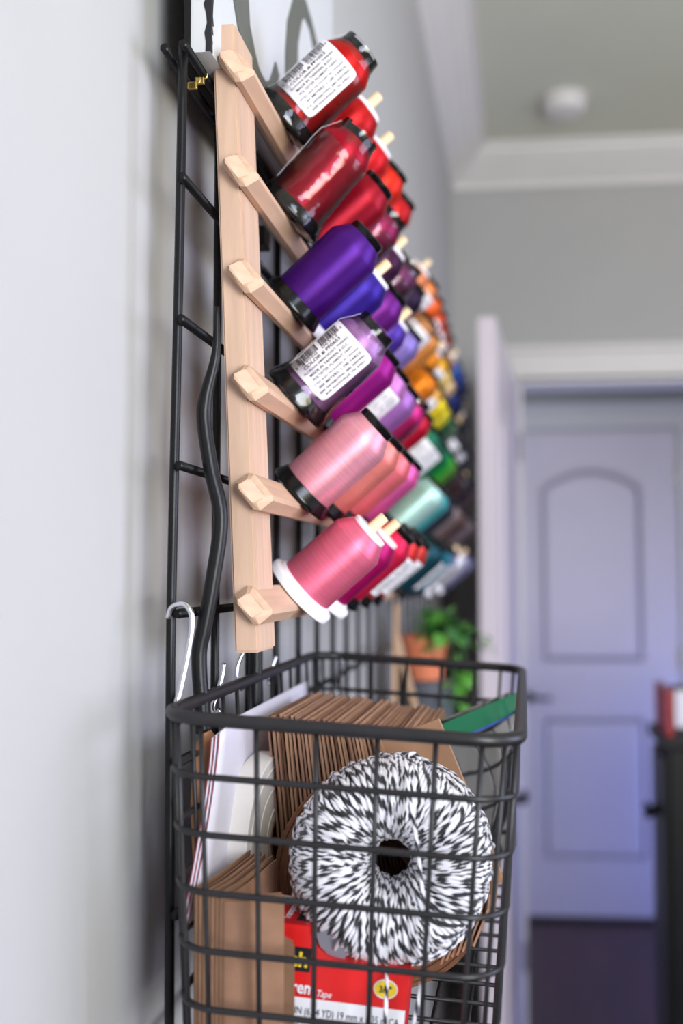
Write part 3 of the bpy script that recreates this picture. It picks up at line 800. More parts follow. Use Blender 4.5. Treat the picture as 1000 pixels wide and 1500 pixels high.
def hook(pts, r, label, name='s_hook'):
    o = tube(name, smooth_path(pts, 6), r, M_CHROME, None, 10)
    return tag(o, label, 'hook', 'chrome hooks holding the basket')
hook([(-0.1985 - 0.0052, 0.574, 1.4035), (-0.1985 - 0.003, 0.574, 1.4095), (-0.1955, 0.574, 1.4118), (-0.1915, 0.574, 1.4090), (-0.1895, 0.574, 1.4020), (-0.1910, 0.572, 1.385), (-0.1935, 0.568, 1.366), (-0.1950, 0.564, 1.3555), (-0.1948, 0.560, 1.3490), (-0.1915, 0.557, 1.3465), (-0.1880, 0.555, 1.3500)], 0.0017,
     'long chrome hook over the grid rod nearest the camera')
hook([(-0.1920, 0.645, 1.3720), (-0.1925, 0.643, 1.3640), (-0.1945, 0.640, 1.3530), (-0.1965, 0.637, 1.3460), (-0.1945, 0.634, 1.3410), (-0.1900, 0.632, 1.3440)], 0.0017,
     'short chrome hook by the thick black cable at basket rim')
hook([(-0.1905, 0.690, 1.3790), (-0.1925, 0.688, 1.3730), (-0.1950, 0.686, 1.3650), (-0.1945, 0.684, 1.3570), (-0.1900, 0.682, 1.3510)], 0.0016,
     'curved chrome hook just below the foot of the front wooden rail')
hook([(-0.1925, 0.785, 1.3650), (-0.1940, 0.783, 1.3590), (-0.1975, 0.780, 1.3500), (-0.1960, 0.778, 1.3440)], 0.0015,
     'small chrome hook behind the rail foot on the basket rim')
hook([(-0.1850, 1.02, 1.344), (-0.1865, 1.02, 1.330), (-0.1890, 1.02, 1.312), (-0.1880, 1.015, 1.305)], 0.0026,
     'pale chrome hook seen through the back of the basket')

# ------------------------------------------------------------------ wire basket
BX0, BY0, BZ0 = -0.190, 0.522, 1.3555
BWID, BLEN, SLOPE, RSTEP, NR = 0.187, 0.404, 0.068, 0.0297, 6
bk = empty('wire_basket', (BX0, BY0, BZ0 - NR * RSTEP)); tag(bk, 'dark bronze wire basket hanging from the grid by hooks', 'basket')
BO = Vector((BX0, BY0, BZ0 - NR * RSTEP))
def bpt(x, y, lev):
    """basket coordinates: x across, y into depth, lev = rings below the rim"""
    tp = 0.0012 * lev
    x_ = tp + x * (BWID - tp - 0.0027 * lev) / BWID; y_ = tp + y * (BLEN - 2 * tp) / BLEN
    return Vector((BX0 + x_, BY0 + y_, BZ0 - lev * RSTEP - SLOPE * x)) - BO
def ring_pts(lev, rad=0.026, grow=0.0):
    pts = []
    cs = [(BWID - rad, rad, -PI/2), (BWID - rad, BLEN - rad, 0), (rad, BLEN - rad, PI/2), (rad, rad, PI)]
    for cx_, cy_, a0 in cs:
        for k in range(9):
            a = a0 + PI / 2 * k / 8
            pts.append(bpt(cx_ + (rad + grow) * math.cos(a), cy_ + (rad + grow) * math.sin(a), lev))
    # subdivide long straights
    out = []
    for i, p in enumerate(pts):
        q = pts[(i + 1) % len(pts)]; out.append(p)
        n = int((q - p).length / 0.03)
        for k in range(1, n): out.append(p.lerp(q, k / n))
    return out
tube('rim', ring_pts(0), 0.0037, M_BASKET, bk, 14, True)
for lev in range(1, NR + 1):
    tube('horizontal_wire', ring_pts(lev), 0.0018, M_BASKET, bk, 8, True)
RV = 0.0014
def vwire(x, y):
    ex = 0.0026 if x > BWID / 2 + 0.07 else (-0.0026 if x < BWID / 2 - 0.07 else 0)
    tube('vertical_wire', [bpt(x, y, 0), bpt(x, y, 2), bpt(x, y, 4), bpt(x, y, NR)], RV, M_BASKET, bk, 8)
XS = [0.022, 0.0515, 0.083, 0.1145, 0.1445, 0.168]
for x in XS:
    vwire(x, 0.0015); vwire(x, BLEN - 0.0015)
ny = 13
for k in range(ny):
    y = 0.018 + (BLEN - 0.036) * k / (ny - 1)
    vwire(0.0015, y); vwire(BWID - 0.0015, y)
for cxn, cyn in ((0.0076, 0.0076), (BWID - 0.0076, 0.0076), (BWID - 0.0076, BLEN - 0.0076), (0.0076, BLEN - 0.0076)):
    vwire(cxn, cyn)
for x in XS:
    tube('floor_wire', [bpt(x, 0.0, NR), bpt(x, BLEN / 2, NR), bpt(x, BLEN, NR)], RV, M_BASKET, bk, 8)
for k in range(ny):
    y = 0.018 + (BLEN - 0.036) * k / (ny - 1)
    tube('floor_wire', [bpt(0, y, NR) + Vector((0, 0, 0.0034)), bpt(BWID / 2, y, NR) + Vector((0, 0, 0.0034)), bpt(BWID, y, NR) + Vector((0, 0, 0.0034))], RV, M_BASKET, bk, 8)
def floor_z(x): return BZ0 - NR * RSTEP - SLOPE * (x - BX0) + 0.0055

# ------------------------------------------------------------------ twine ball
def twine_mat():
    m = bpy.data.materials.new('black and white twine'); m.use_nodes = True
    nt = m.node_tree; N = nt.nodes; L = nt.links; p = N['Principled BSDF']
    at = N.new('ShaderNodeAttribute'); at.attribute_name = 'tw'
    sx = N.new('ShaderNodeSeparateXYZ'); L.new(at.outputs['Vector'], sx.inputs[0])
    def mth(op, a, b=None):
        n = N.new('ShaderNodeMath'); n.operation = op
        for k, v in enumerate((a, b)):
            if v is None: continue
            if isinstance(v, (int, float)): n.inputs[k].default_value = v
            else: L.new(v, n.inputs[k])
        return n.outputs[0]
    ph = mth('MULTIPLY', sx.outputs[0], 2 * PI)
    sn = mth('ADD', mth('MULTIPLY', mth('SINE', ph), sx.outputs[1]), mth('MULTIPLY', mth('COSINE', ph), sx.outputs[2]))
    fr = N.new('ShaderNodeMath'); fr.operation = 'MULTIPLY_ADD'; L.new(sn, fr.inputs[0]); fr.inputs[1].default_value = 0.5; fr.inputs[2].default_value = 0.5
    cr = N.new('ShaderNodeValToRGB'); e = cr.color_ramp.elements
    e[0].position = 0.57; e[0].color = (0.84, 0.82, 0.87, 1)
    e[1].position = 0.65; e[1].color = (0.012, 0.012, 0.016, 1)
    L.new(fr.outputs[0], cr.inputs[0]); L.new(cr.outputs[0], p.inputs['Base Color'])
    p.inputs['Roughness'].default_value = 0.7; p.inputs['Sheen Weight'].default_value = 0.3
    return m
M_TWINE = twine_mat()
def twine_tube(name, pts, r, parent, seg=8, period=0.0135, start=0.0):
    pts = [Vector(p) for p in pts]; n = len(pts); V = []; Fc = []; att = []
    up = Vector((0.3, 0.9, 0.2)); nrm = None; s = start
    for i in range(n):
        t = (pts[min(i + 1, n - 1)] - pts[max(i - 1, 0)]).normalized()
        if nrm is None: nrm = (up - t * up.dot(t)).normalized()
        nrm = (nrm - t * nrm.dot(t)).normalized(); b = t.cross(nrm)
        if i: s += (pts[i] - pts[i-1]).length / period
        for k in range(seg):
            a = 2 * PI * k / seg
            V.append(pts[i] + (nrm * math.cos(a) + b * math.sin(a)) * r); att += [s, math.cos(a), math.sin(a)]
        if i:
            o0 = (i - 1) * seg; o1 = i * seg
            for k in range(seg):
                Fc.append((o0 + k, o0 + (k + 1) % seg, o1 + (k + 1) % seg, o1 + k))
    me = bpy.data.meshes.new(name); me.from_pydata(V, [], Fc)
    a = me.attributes.new('tw', 'FLOAT_VECTOR', 'POINT'); a.data.foreach_set('vector', att)
    for p in me.polygons: p.use_smooth = True
    me.update()
    return link(name, me, M_TWINE, parent)
tw = empty('twine_ball', (-0.0785, 0.603, 1.2635)); tag(tw, 'ball of black and white twine with a hole through the middle', 'twine')
TR = Matrix.Rotation(math.radians(90 - 7), 4, 'X')           # donut axis turned to face the camera, tipped slightly
TR = Matrix.Rotation(math.radians(5), 4, 'Z') @ TR
RC, RA, RB = 0.0352, 0.0223, 0.0385
def donut(phi, th, off=0.0):
    c, s = math.cos(phi), math.sin(phi)
    rho = RC + (RA + off) * math.copysign(abs(c) ** 0.85, c); z = (RB + off) * math.copysign(abs(s) ** 0.9, s)
    return TR @ Vector((rho * math.cos(th), rho * math.sin(th), z))
bm = bmesh.new(); rows_ = []
for i in range(36):
    rows_.append([bm.verts.new(donut(2 * PI * j / 20, 2 * PI * i / 36, -0.0022)) for j in range(20)])
for i in range(36):
    for j in range(20):
        bm.faces.new((rows_[i][j], rows_[(i+1) % 36][j], rows_[(i+1) % 36][(j+1) % 20], rows_[i][(j+1) % 20]))
from_bm('core', bm, mat('dark twine core', (60, 58, 64), 0.8, var=0.3, vscale=80), tw, True)
def wind(N, off, skew, seed, segs=30):
    pts = []; rd = random.Random(seed)
    ph = [rd.uniform(0, 6.28) for _ in range(4)]
    for i in range(N * segs):
        phi = 2 * PI * i / segs; th = 2 * PI * i / (N * segs)
        sk = skew * (0.75 + 0.6 * math.sin(3 * th + ph[0]) + 0.35 * math.sin(7 * th + ph[1]))
        o = off + 0.0006 * math.sin(23 * th + ph[2]) + 0.0004 * math.sin(phi * 2 + 9 * th)
        pts.append(donut(phi, th + sk * math.sin(phi + 0.3), o))
    return pts
w1 = twine_tube('winding', wind(185, -0.0006, 0.30, 1), 0.00118, tw); w1['kind'] = 'stuff'
w2 = twine_tube('winding', wind(58, 0.0008, -0.42, 5), 0.00118, tw); w2['kind'] = 'stuff'
twine_tube('loose_end', smooth_path([Vector(p) - Vector((-0.0785, 0.603, 1.2635)) for p in ((-0.0760, 0.560, 1.214), (-0.0745, 0.546, 1.206), (-0.0745, 0.541, 1.192), (-0.0735, 0.540, 1.180), (-0.070, 0.540, 1.1765), (-0.0655, 0.540, 1.180), (-0.0600, 0.541, 1.195), (-0.0560, 0.545, 1.214), (-0.0530, 0.549, 1.235), (-0.0560, 0.552, 1.262), (-0.0600, 0.556, 1.290), (-0.0660, 0.570, 1.316), (-0.0675, 0.582, 1.3245), (-0.064, 0.590, 1.3255), (-0.0615, 0.596, 1.3215))], 6), 0.0011, tw, 6)

# ------------------------------------------------------------------ red tape box (stepped dispenser carton)
BXW, BXH, BXD = 0.0885, 0.068, 0.046
roll_ = math.radians(6.2)
tbx = empty('tape_box', (-0.1500, 0.5600, 1.2405), (0, roll_, 0)); tag(tbx, 'red and white carton of transparent tape under the twine ball', 'tape box')
tbx.rotation_euler = (0, roll_, math.radians(1.5))
arc = [(0.0320 + 0.0185 * (1 - math.cos(a)), -0.0160 * math.sin(a)) for a in [PI/2 * k / 8 for k in range(9)]]
poly = [(0, 0)] + [(x, z) for x, z in arc] + [(BXW, -0.0168), (BXW, -BXH), (0, -BXH)]
Mxz = Matrix(((1, 0, 0, 0), (0, 0, 1, 0), (0, 1, 0, 0), (0, 0, 0, 1)))   # (x,y,z)->(x,z,y): extrude into depth
prism('carton', poly, BXD, M_RED, tbx, Mxz)
pl = lambda x, z, e=0.0004: Vector((x, -e, z))
def flat(name, pts, m, e=0.0004):
    bm = bmesh.new(); bm.faces.new([bm.verts.new(pl(x, z, e)) for x, z in pts]); return from_bm(name, bm, m, tbx, recalc=False)
flat('white_band', [(0.0, -0.0375), (BXW - 0.0002, -0.0375), (BXW - 0.0002, -BXH), (0, -BXH)], M_WHITEP)
flat('black_panel', [(0.001, -0.0112), (0.0345, -0.0112), (0.0345, -0.0240), (0.001, -0.0240)], M_INK)
bm = bmesh.new(); text_on(bm, 'Scotch', lambda x, y: pl(x, y, 0.0008), 0.0025, -0.0212, 0.0076, 0.0305, 0.03); from_bm('brand_lettering', bm, M_YEL, tbx, recalc=False)
bm = bmesh.new(); text_on(bm, 'Transparent', lambda x, y: pl(x, y, 0.0008), 0.0010, -0.0352, 0.0066, 0.0380, 0.025)
text_on(bm, 'Tape', lambda x, y: pl(x, y, 0.0008), 0.0400, -0.0358, 0.0036, 0.0078, 0.01, 0.3); from_bm('white_lettering', bm, M_WHITEP, tbx, recalc=False)
flat('oval_ring', [(0.0765 + 0.0066 * math.cos(2*PI*k/28), -0.0275 + 0.0052 * math.sin(2*PI*k/28)) for k in range(28)], M_WHITEP, 0.0005)
flat('yellow_oval', [(0.0765 + 0.0060 * math.cos(2*PI*k/28), -0.0275 + 0.0044 * math.sin(2*PI*k/28)) for k in range(28)], M_YEL, 0.0008)
bm = bmesh.new(); text_on(bm, '3/4"', lambda x, y: pl(x, y, 0.0011), 0.0732, -0.0292, 0.0034, 0.0066, 0.03)
text_on(bm, '3/4 IN x 250 IN (6.94 YD) 19 mm x 6,35 m CA', lambda x, y: pl(x, y, 0.0008), 0.0065, -0.0462, 0.0040, 0.0790)
text_on(bm, '1/2 IN x 500 IN (13.8 YD) 12,7 m', lambda x, y: pl(x, y, 0.0008), 0.0010, -0.0524, 0.0040, 0.0480)
from_bm('size_lettering', bm, M_INK, tbx, recalc=False)
flat('magenta_bar', [(0.0, -0.0560), (0.0275, -0.0560), (0.0275, -0.0600), (0, -0.0600)], M_MAG, 0.0006)
# top of the carton
bm = bmesh.new(); bm_box(bm, (0.0004, 0.0004, 0.0), (0.0318, BXD - 0.0004, 0.0004)); from_bm('top_flap', bm, M_REDD, tbx)
bm = bmesh.new(); bm_box(bm, (0.0035, 0.006, 0.0004), (0.0115, 0.029, 0.0006)); from_bm('top_black_panel', bm, M_INK, tbx)
bm = bmesh.new(); text_on(bm, 'Scotch', lambda x, y: Vector((0.0100 - y, 0.0075 + x, 0.0009)), 0, 0, 0.0048, 0.020, 0.04); from_bm('top_brand_lettering', bm, M_YEL, tbx, recalc=False)
bm = bmesh.new(); text_on(bm, 'Transparent', lambda x, y: Vector((0.0195 - y, 0.006 + x, 0.0008)), 0, 0, 0.0042, 0.029, 0.02); from_bm('top_white_lettering', bm, M_WHITEP, tbx, recalc=False)
bm = bmesh.new()
for k in range(4): bm_box(bm, (0.0235 + (k % 2) * 0.0036, 0.006 + (k // 2) * 0.006, 0.0004), (0.0266 + (k % 2) * 0.0036, 0.011 + (k // 2) * 0.006, 0.0007))
from_bm('top_black_blocks', bm, M_INK, tbx)
bm = bmesh.new(); bm_box(bm, (0.0015, 0.034, 0.0004), (0.022, 0.0445, 0.0006)); from_bm('emblem_ground', bm, M_WHITEP, tbx)
bm = bmesh.new()
for k in range(5): bm_box(bm, (0.003 + k * 0.0038, 0.0355 + (k % 2) * 0.003, 0.0006), (0.0052 + k * 0.0038, 0.0395 + (k % 2) * 0.003, 0.0008))
from_bm('emblem_marks', bm, M_BLUEP, tbx)
# the clear dispenser cheek seen in the cut-out
prism('dispenser_cheek', [(0.0325, 0.001), (0.044, -0.002), (0.0525, -0.0105), (0.0525, -0.0185), (0.048, -0.0185), (0.038, -0.011)], 0.0015, M_GREYPL, tbx, Matrix.Translation((0, 0.004, 0)) @ Mxz)

# ------------------------------------------------------------------ folded kraft bags, front left of the basket
def sheet(name, plan, z0f, z1f, m, th=0.0007, parent=None):
    """vertical paper sheet following plan points (x,y); z0f,z1f give bottom/top height along it"""
    P = [Vector((p[0], p[1])) for p in plan]; n = len(P); bm = bmesh.new(); rows = []
    for i in range(n):
        t = (P[min(i+1, n-1)] - P[max(i-1, 0)]).normalized(); nn = Vector((-t.y, t.x)) * th / 2
        s = i / (n - 1); zb, zt = z0f(s), z1f(s)
        rows.append([bm.verts.new((P[i].x + d * nn.x, P[i].y + d * nn.y, z)) for d, z in ((-1, zb), (1, zb), (1, zt), (-1, zt))])
    for a, b in zip(rows, rows[1:]):
        for k in range(4): bm.faces.new((a[k], a[(k+1) % 4], b[(k+1) % 4], b[k]))
    bm.faces.new(rows[0]); bm.faces.new(list(reversed(rows[-1])))
    return from_bm(name, bm, m, parent, smooth=False)
for i in range(8):
    o = 0.0017 * i
    xr = -0.1275 + (0.0075 if i >= 5 else 0.0) - 0.0006 * i
    bx_ = -0.1610 - 0.0027 * i; by_ = 0.5400 + 0.0016 * i
    plan = [(xr, 0.5400 + o * 0.55), (-0.140, 0.5392 + o * 0.6), (-0.150, 0.5394 + o * 0.65), (bx_ + 0.004, by_ - 0.0002), (bx_ + 0.0008, by_ + 0.0010), (bx_, by_ + 0.004), (bx_ + 0.0012, by_ + 0.012), (bx_ + 0.005, by_ + 0.026), (bx_ + 0.0080, by_ + 0.048), (bx_ + 0.0110, by_ + 0.074)]
    plan = [(p.x, p.y) for p in smooth_path([(a, b, 0) for a, b in plan], 3)]
    dz = random.uniform(-0.0015, 0.0015) - (0.028 if i >= 5 else 0.0) * 0
    zt_front = 1.2590 + dz; low = 0.026 if i >= 5 else 0.0
    kb = sheet('kraft_bag', plan, lambda s: floor_z(-0.15) + 0.002, lambda s, z=zt_front, lw=low: z - lw * max(0, 1 - s * 3.2) - 0.002 * math.sin(s * PI), M_KRAFTF if i % 3 else M_KRAFT3)
    tag(kb, f'folded kraft bag, {ORD[i]} layer from the front in the front left corner', 'paper bag', 'folded kraft bags in the front left corner')

# ------------------------------------------------------------------ row of upright kraft bags
NB = 26
for i in range(NB):
    f = i / (NB - 1)
    tilt = math.radians(5 + 15 * f ** 1.3 + random.uniform(-0.6, 0.6))
    hgt = 0.122 + random.uniform(-0.003, 0.003)
    xt = -0.1660 + 0.1000 * f + random.uniform(-0.0006, 0.0006)
    zt_ = 1.3370 - 0.0125 * f + random.uniform(-0.0018, 0.0018)
    yf = 0.664 + random.uniform(-0.004, 0.004) + 0.010 * f
    wd = 0.128 + random.uniform(-0.003, 0.003)
    M = Matrix.Translation((xt, yf, zt_)) @ Matrix.Rotation(-tilt, 4, 'Y') @ Matrix.Rotation(random.uniform(-0.012, 0.012), 4, 'Z')
    bm = bmesh.new(); th = 0.0031
    # folded bag: two leaves, open at the top with a shallow notch, folded foot
    bm_box(bm, (-th, 0, -hgt), (-th * 0.55, wd, 0.0), M); bm_box(bm, (-th * 0.30, 0.0015, -hgt), (th * 0.15, wd - 0.001, -random.uniform(0.0008, 0.003)), M)
    bm_box(bm, (-th * 1.0, 0.004, -hgt), (th * 0.5, wd - 0.004, -hgt + 0.03), M)
    o = from_bm('kraft_bag', bm, (M_KRAFT, M_KRAFT3, M_KRAFT, M_KRAFT2)[i % 4])
    if i == NB - 1:
        o.data.materials.clear(); o.data.materials.append(M_KRAFT2)
    tag(o, f'brown kraft paper bag, {ORD[i]} from the left in the upright row', 'paper bag', 'upright kraft bags in the basket')
# the rightmost bag is turned to show its face
M = Matrix.Translation((-0.118, 0.700, 1.319)) @ Matrix.Rotation(math.radians(26), 4, 'Y') @ Matrix.Rotation(math.radians(28), 4, 'Z')
o = box('kraft_bag', (0.0, 0, -0.110), (0.070, 0.0022, 0.0), M_KRAFT2, None, 0.0004, Matrix.Translation((-0.108, 0.672, 1.3420)) @ Matrix.Rotation(math.radians(24), 4, 'Y'))
tag(o, 'light brown kraft bag turned face-on at the right end of the row', 'paper bag')
bpy.data.objects.remove(o)
o = box('kraft_bag', (-0.060, 0, -0.110), (0.0, 0.0022, 0.0), M_KRAFT2, None, 0.0004, Matrix.Translation((-0.0560, 0.664, 1.3350)) @ Matrix.Rotation(math.radians(-22), 4, 'Y') @ Matrix.Rotation(math.radians(-12), 4, 'Z'))
tag(o, 'light brown kraft bag turned face-on at the right end of the row', 'paper bag')

# ------------------------------------------------------------------ envelopes, brown tag, cream ribbon, jute roll
def env(dx, label, m):
    bm = bmesh.new(); NS, NT = 12, 14; th = 0.0009; G = [[], []]
    for side in (0, 1):
        for i in range(NS + 1):
            s = i / NS; row = []
            for j in range(NT + 1):
                t = j / NT
                q = (1 - t) ** 1.35
                y = 0.582 + 0.275 * s - q * 0.024 * (1 - s)
                x = -0.1760 - 0.0095 * q * (1 - s * 0.4) - 0.0085 * min(1.0, s * 4.0) * t + dx * 0.7
                z = 1.2480 + (1.3375 - 1.2480) * t + 0.001 * s - (0.04 * (1 - t) * s) - abs(dx) * 0.6 - (1 - t) * 0.012
                row.append(bm.verts.new((x + side * th, y + dx * 1.2, z)))
            G[side].append(row)
    for side in (0, 1):
        for i in range(NS):
            for j in range(NT): bm.faces.new((G[side][i][j], G[side][i+1][j], G[side][i+1][j+1], G[side][i][j+1]))
    for j in range(NT):
        bm.faces.new((G[0][0][j], G[0][0][j+1], G[1][0][j+1], G[1][0][j])); bm.faces.new((G[0][NS][j], G[1][NS][j], G[1][NS][j+1], G[0][NS][j+1]))
    for i in range(NS):
        bm.faces.new((G[0][i][NT], G[0][i+1][NT], G[1][i+1][NT], G[1][i][NT])); bm.faces.new((G[0][i][0], G[1][i][0], G[1][i+1][0], G[0][i+1][0]))
    edge = [v.co.copy() + Vector((th * 0.5, -0.0003, 0)) for v in G[0][0]]
    e = empty('envelope', (edge[0].x, edge[0].y, edge[0].z)); off = e.location.copy()
    bmesh.ops.translate(bm, verts=bm.verts, vec=-off)
    from_bm('paper_sheet', bm, m, e, True)
    tube('red_edge', [p - off for p in edge], 0.00035, M_PINKED, e, 6)
    return tag(e, label, 'envelope')
env(0.0, 'large white envelope standing in front of the other envelopes', M_PAPER)
env(-0.0022, 'white envelope with red edge in the middle of the three', M_PAPER)
env(-0.0042, 'white envelope with red edge closest to the wall', M_PAPER)

bt = empty('kraft_tag', (-0.1862, 0.586, 1.249)); tag(bt, 'round-topped brown card bent upright at the left of the basket', 'card')
bm = bmesh.new(); NSx, NTz = 8, 16; grid_ = []
for side in (0, 1):
    rows = []
    for j in range(NTz + 1):
        t = j / NTz; z = 0.088 * t
        hw = 0.0068 * (math.sqrt(max(0.0, 1 - ((t - 0.80) / 0.2) ** 2)) if t > 0.80 else 1.0) * (0.55 + 0.45 * min(1, t / 0.5)) + 0.0004
        row = []
        for i in range(NSx + 1):
            s = i / NSx * 2 - 1
            row.append(bm.verts.new((s * hw * (0.6 + 0.4 * t) + 0.0008 - 0.0035 * (1 - t), 0.006 * s * s + 0.004 * s + side * 0.0010 - 0.004 * math.sin(PI * t), z)))
        rows.append(row)
    grid_.append(rows)
for side in (0, 1):
    for j in range(NTz):
        for i in range(NSx): bm.faces.new((grid_[side][j][i], grid_[side][j][i+1], grid_[side][j+1][i+1], grid_[side][j+1][i]))
for j in range(NTz):
    for i in (0, NSx): bm.faces.new((grid_[0][j][i], grid_[1][j][i], grid_[1][j+1][i], grid_[0][j+1][i]))
from_bm('card', bm, mat('brown card', (150, 102, 66), 0.6, var=0.12, vscale=40), bt, True)
bm = bmesh.new(); 
cq = [Vector((-0.0035 + 0.0022 * math.cos(a), -0.0058 + 0.00, 0.0640 + 0.0035 * math.sin(a))) for a in [2 * PI * k / 20 for k in range(17)]]
tube_bm(bm, cq, 0.00025, 5); from_bm('printed_ring', bm, M_INK, bt)

def roll(name, loc, rot, R, r, wdt, m, label, cat, core=None, turns=9):
    e = empty(name, loc, rot); tag(e, label, cat)
    prof = [(r, 0), (R - 0.0006, 0), (R, 0.0006), (R, wdt - 0.0006), (R - 0.0006, wdt), (r, wdt)]
    bm = bmesh.new(); rg = bm_lathe(bm, prof, 64, None, False, False)
    for i in range(64):
        j = (i + 1) % 64; bm.faces.new((rg[-1][i], rg[-1][j], rg[0][j], rg[0][i]))
    o = from_bm('wound_ribbon', bm, m, e, False)
    bm = bmesh.new(); rg = bm_lathe(bm, [(r, -0.0005), (r, wdt + 0.0005), (r - 0.002, wdt + 0.0005), (r - 0.002, -0.0005)], 40, None, False, False)
    for i in range(40):
        j = (i + 1) % 40; bm.faces.new((rg[-1][i], rg[-1][j], rg[0][j], rg[0][i]))
    from_bm('card_core', bm, core or M_KRAFT3, e, True)
    # individual turns standing slightly proud on both faces
    for k in range(turns):
        rr_ = r + (R - r) * (k + 0.5) / turns
        for z in (-0.0002, wdt + 0.0002):
            bm = bmesh.new(); tube_bm(bm, [(rr_ * math.cos(2*PI*q/48), rr_ * math.sin(2*PI*q/48), z) for q in range(48)], 0.0006, 4, True)
            from_bm('ribbon_turn', bm, m, e, True)
    return e
roll('ribbon_roll', (-0.1800, 0.680, 1.2550), (0, PI / 2, math.radians(-8)), 0.0550, 0.016, 0.0170, M_CREAM, 'cream ribbon roll standing on edge between envelopes and kraft bags', 'ribbon', None, 3)
roll('jute_roll', (-0.0905, 0.664, 1.2385), (PI / 2, 0, math.radians(0)), 0.0685, 0.020, 0.018, M_JUTE, 'wide brown jute ribbon roll behind the twine ball', 'ribbon')
for k in range(7):
    M = Matrix.Translation((-0.0520 + 0.0032 * k, 0.612 + 0.001 * (k % 3), 1.2000 + 0.0018 * k)) @ Matrix.Rotation(math.radians(24 + random.uniform(-3, 3)), 4, 'Y')
    o = box('kraft_card', (0, 0, 0), (0.0014, 0.030, 0.022 + 0.003 * random.random()), M_KRAFT2 if k % 2 else M_KRAFT, None, 0.0002, M)
    tag(o, f'narrow kraft card, {ORD[k]} from the left in the fanned bundle', 'card', 'fanned kraft cards at lower right')

# ------------------------------------------------------------------ zip bag with green seal
zb = empty('zip_bag', (-0.03, 0.74, 1.20)); tag(zb, 'clear plastic zip bag with green seal at the right of the basket', 'plastic bag')
ZO = Vector((-0.03, 0.74, 1.20))
def bagp(s, t, off=0.0):
    A = Vector((-0.064, 0.715, 1.3235)); B = Vector((-0.0100, 0.870, 1.3290))
    C = Vector((-0.052, 0.705, 1.215)); D = Vector((-0.014, 0.840, 1.210))
    p = A.lerp(B, s).lerp(C.lerp(D, s), t)
    nrm = Vector((0.90, -0.42, 0.0))
    return p + nrm * (0.010 * math.sin(PI * min(1, t * 1.1)) * math.sin(PI * s) + 0.0025 * math.sin(9 * s + 5 * t) * t + off) - ZO
def bag_patch(name, t0, t1, m, off, n=16, k=8):
    bm = bmesh.new(); R_ = [[bm.verts.new(bagp(i / n, t0 + (t1 - t0) * j / k, off)) for j in range(k + 1)] for i in range(n + 1)]
    for i in range(n):
        for j in range(k): bm.faces.new((R_[i][j], R_[i+1][j], R_[i+1][j+1], R_[i][j+1]))
    return from_bm(name, bm, m, zb, True)
bag_patch('bag_front', 0.0, 1.0, F_BAG, 0.0035); bag_patch('bag_back', 0.0, 1.0, F_BAG, -0.0035)
bag_patch('zip_seal', 0.0, 0.12, M_GREENZ, 0.0042, 16, 3)
bag_patch('seal_line', 0.12, 0.132, M_BLUEP, 0.0042, 16, 1)
bag_patch('paper_filling', 0.20, 0.98, M_PAPER, -0.001)

# ------------------------------------------------------------------ potted plant with wooden stand on the far grid
pt = empty('potted_plant', (-0.158, 1.63, 1.262)); tag(pt, 'trailing green plant in a terracotta pot beyond the basket', 'plant')
link('pot', lathe_mesh('pot', [(0.026, 0.0), (0.0275, 0.001), (0.034, 0.052), (0.0375, 0.053), (0.0385, 0.056), (0.0385, 0.068), (0.0365, 0.070), (0.034, 0.068), (0.033, 0.058)], 36), M_TERRA, pt)
link('soil', lathe_mesh('soil', [(0.0325, 0.058), (0.02, 0.062), (0.004, 0.063)], 24), M_SOIL, pt)
leaf_me = []
for q in range(2):
    bm = bmesh.new(); out = []
    NL = 9
    for i in range(NL + 1):
        t = i / NL; wdl = 0.42 * math.sin(PI * t ** 0.75) ** 0.9
        out.append([bm.verts.new((s * wdl, t, 0.10 * math.sin(PI * t) - 0.22 * t * t + 0.18 * abs(s) * wdl)) for s in (-1, -0.5, 0, 0.5, 1)])
    for a, b in zip(out, out[1:]):
        for k in range(4): bm.faces.new((a[k], a[k+1], b[k+1], b[k]))
    bmesh.ops.recalc_face_normals(bm, faces=bm.faces)
    me = bpy.data.meshes.new('leaf'); bm.to_mesh(me); bm.free()
    for p in me.polygons: p.use_smooth = True
    me.materials.append((M_LEAF, M_LEAFD)[q]); leaf_me.append(me)
rl = random.Random(21)
def leaf(p, size, q):
    o = link('leaf', leaf_me[q], None, pt); o.location = p
    o.scale = (size, size, size)
    o.rotation_euler = (rl.uniform(-0.9, 0.3), rl.uniform(-0.5, 0.5), rl.uniform(0, 2 * PI))
for k in range(46):
    a = rl.uniform(0, 2 * PI); d = rl.uniform(0.0, 0.036)
    leaf((d * math.cos(a) + 0.016, d * math.sin(a), 0.072 + rl.uniform(0, 0.034)), rl.uniform(0.018, 0.032), 0 if rl.random() < 0.55 else 1)
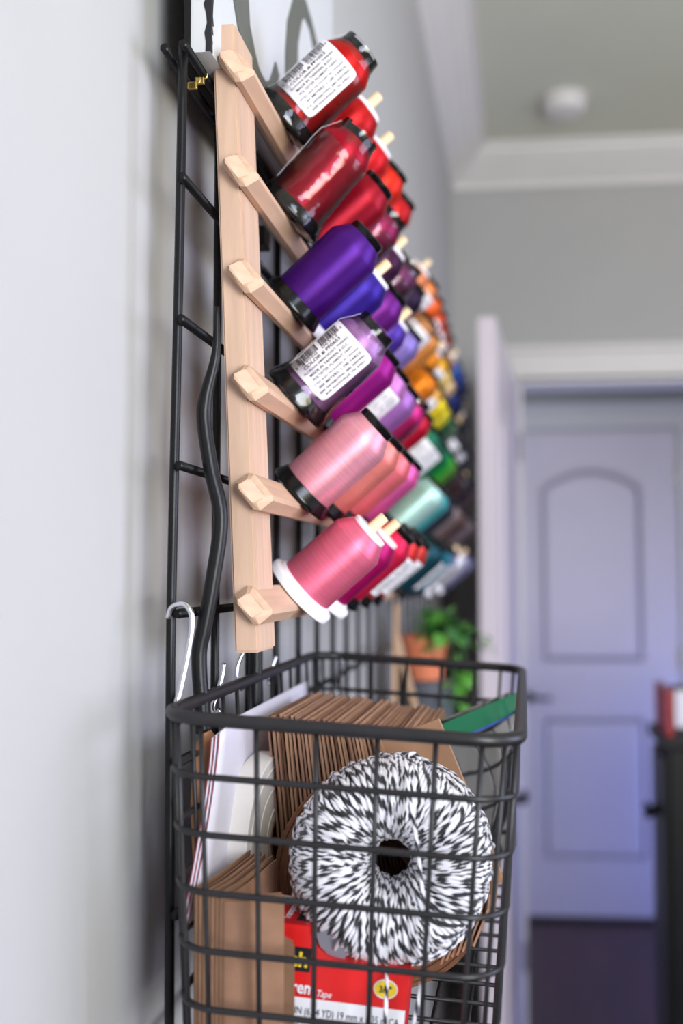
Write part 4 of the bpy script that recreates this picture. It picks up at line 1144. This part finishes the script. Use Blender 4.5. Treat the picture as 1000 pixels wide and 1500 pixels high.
vines = [[(0.02, -0.02, 0.075), (0.045, -0.03, 0.085), (0.060, -0.03, 0.060), (0.066, -0.03, 0.02), (0.064, -0.03, -0.02), (0.060, -0.03, -0.06)],
         [(0.02, -0.01, 0.08), (0.06, -0.02, 0.09), (0.088, -0.03, 0.070), (0.094, -0.03, 0.045)],
         [(0.01, -0.03, 0.07), (0.036, -0.045, 0.07), (0.048, -0.05, 0.03), (0.050, -0.05, -0.01), (0.050, -0.05, -0.05)],
         [(0.00, -0.03, 0.07), (0.014, -0.05, 0.065), (0.018, -0.055, 0.04)]]
for vn in vines:
    ps = smooth_path(vn, 5); tube('stem', ps, 0.0011, M_LEAFD, pt, 5)
    for i in range(2, len(ps), 2):
        leaf(ps[i], rl.uniform(0.020, 0.034), 0 if rl.random() < 0.75 else 1)
def slat(p, q, wd, label):
    a, b = Vector(p), Vector(q); d = (b - a); Ln = d.length
    M = Matrix.Translation(a) @ d.to_track_quat('Z', 'Y').to_matrix().to_4x4()
    o = box('wooden_slat', (-wd / 2, -0.004, 0), (wd / 2, 0.004, Ln), M_TANW, ps_, 0.001, M)
    return o
ps_ = empty('plant_stand', (0, 0, 0)); tag(ps_, 'tan wooden A-shaped stand beside the terracotta pot', 'stand')
slat((-0.196, 1.52, 1.180), (-0.190, 1.52, 1.385), 0.010, ''); slat((-0.150, 1.52, 1.180), (-0.192, 1.52, 1.345), 0.010, '')
slat((-0.194, 1.52, 1.180), (-0.150, 1.52, 1.180), 0.008, '')
box('black_panel', (-0.190, 1.526, 1.195), (-0.168, 1.530, 1.285), M_CABIN, ps_, 0.001)
sh = empty('shelf', (-0.20, 1.50, 1.168)); tag(sh, 'small black wire shelf carrying the plant on the grid', 'shelf')
box('shelf_board', (0, 0, 0.0), (0.10, 0.20, 0.006), M_CABIN, sh, 0.001)
for yy in (0.02, 0.18): tube('shelf_bracket', [(0.0, yy, -0.05), (0.05, yy, -0.02), (0.09, yy, 0.0)], 0.002, M_BLACKW, sh, 6)
cn = empty('canister', (-0.150, 1.62, 1.174)); tag(cn, 'slate grey cylindrical canister under the terracotta pot', 'canister')
link('body', lathe_mesh('body', [(0.034, 0.0), (0.035, 0.002), (0.035, 0.080), (0.033, 0.082)], 32), M_GREYW, cn)
link('lid', lathe_mesh('lid', [(0.0355, 0.080), (0.0355, 0.086), (0.033, 0.0875)], 32), M_GREYW, cn)
pt.location = (-0.158, 1.625, 1.262)
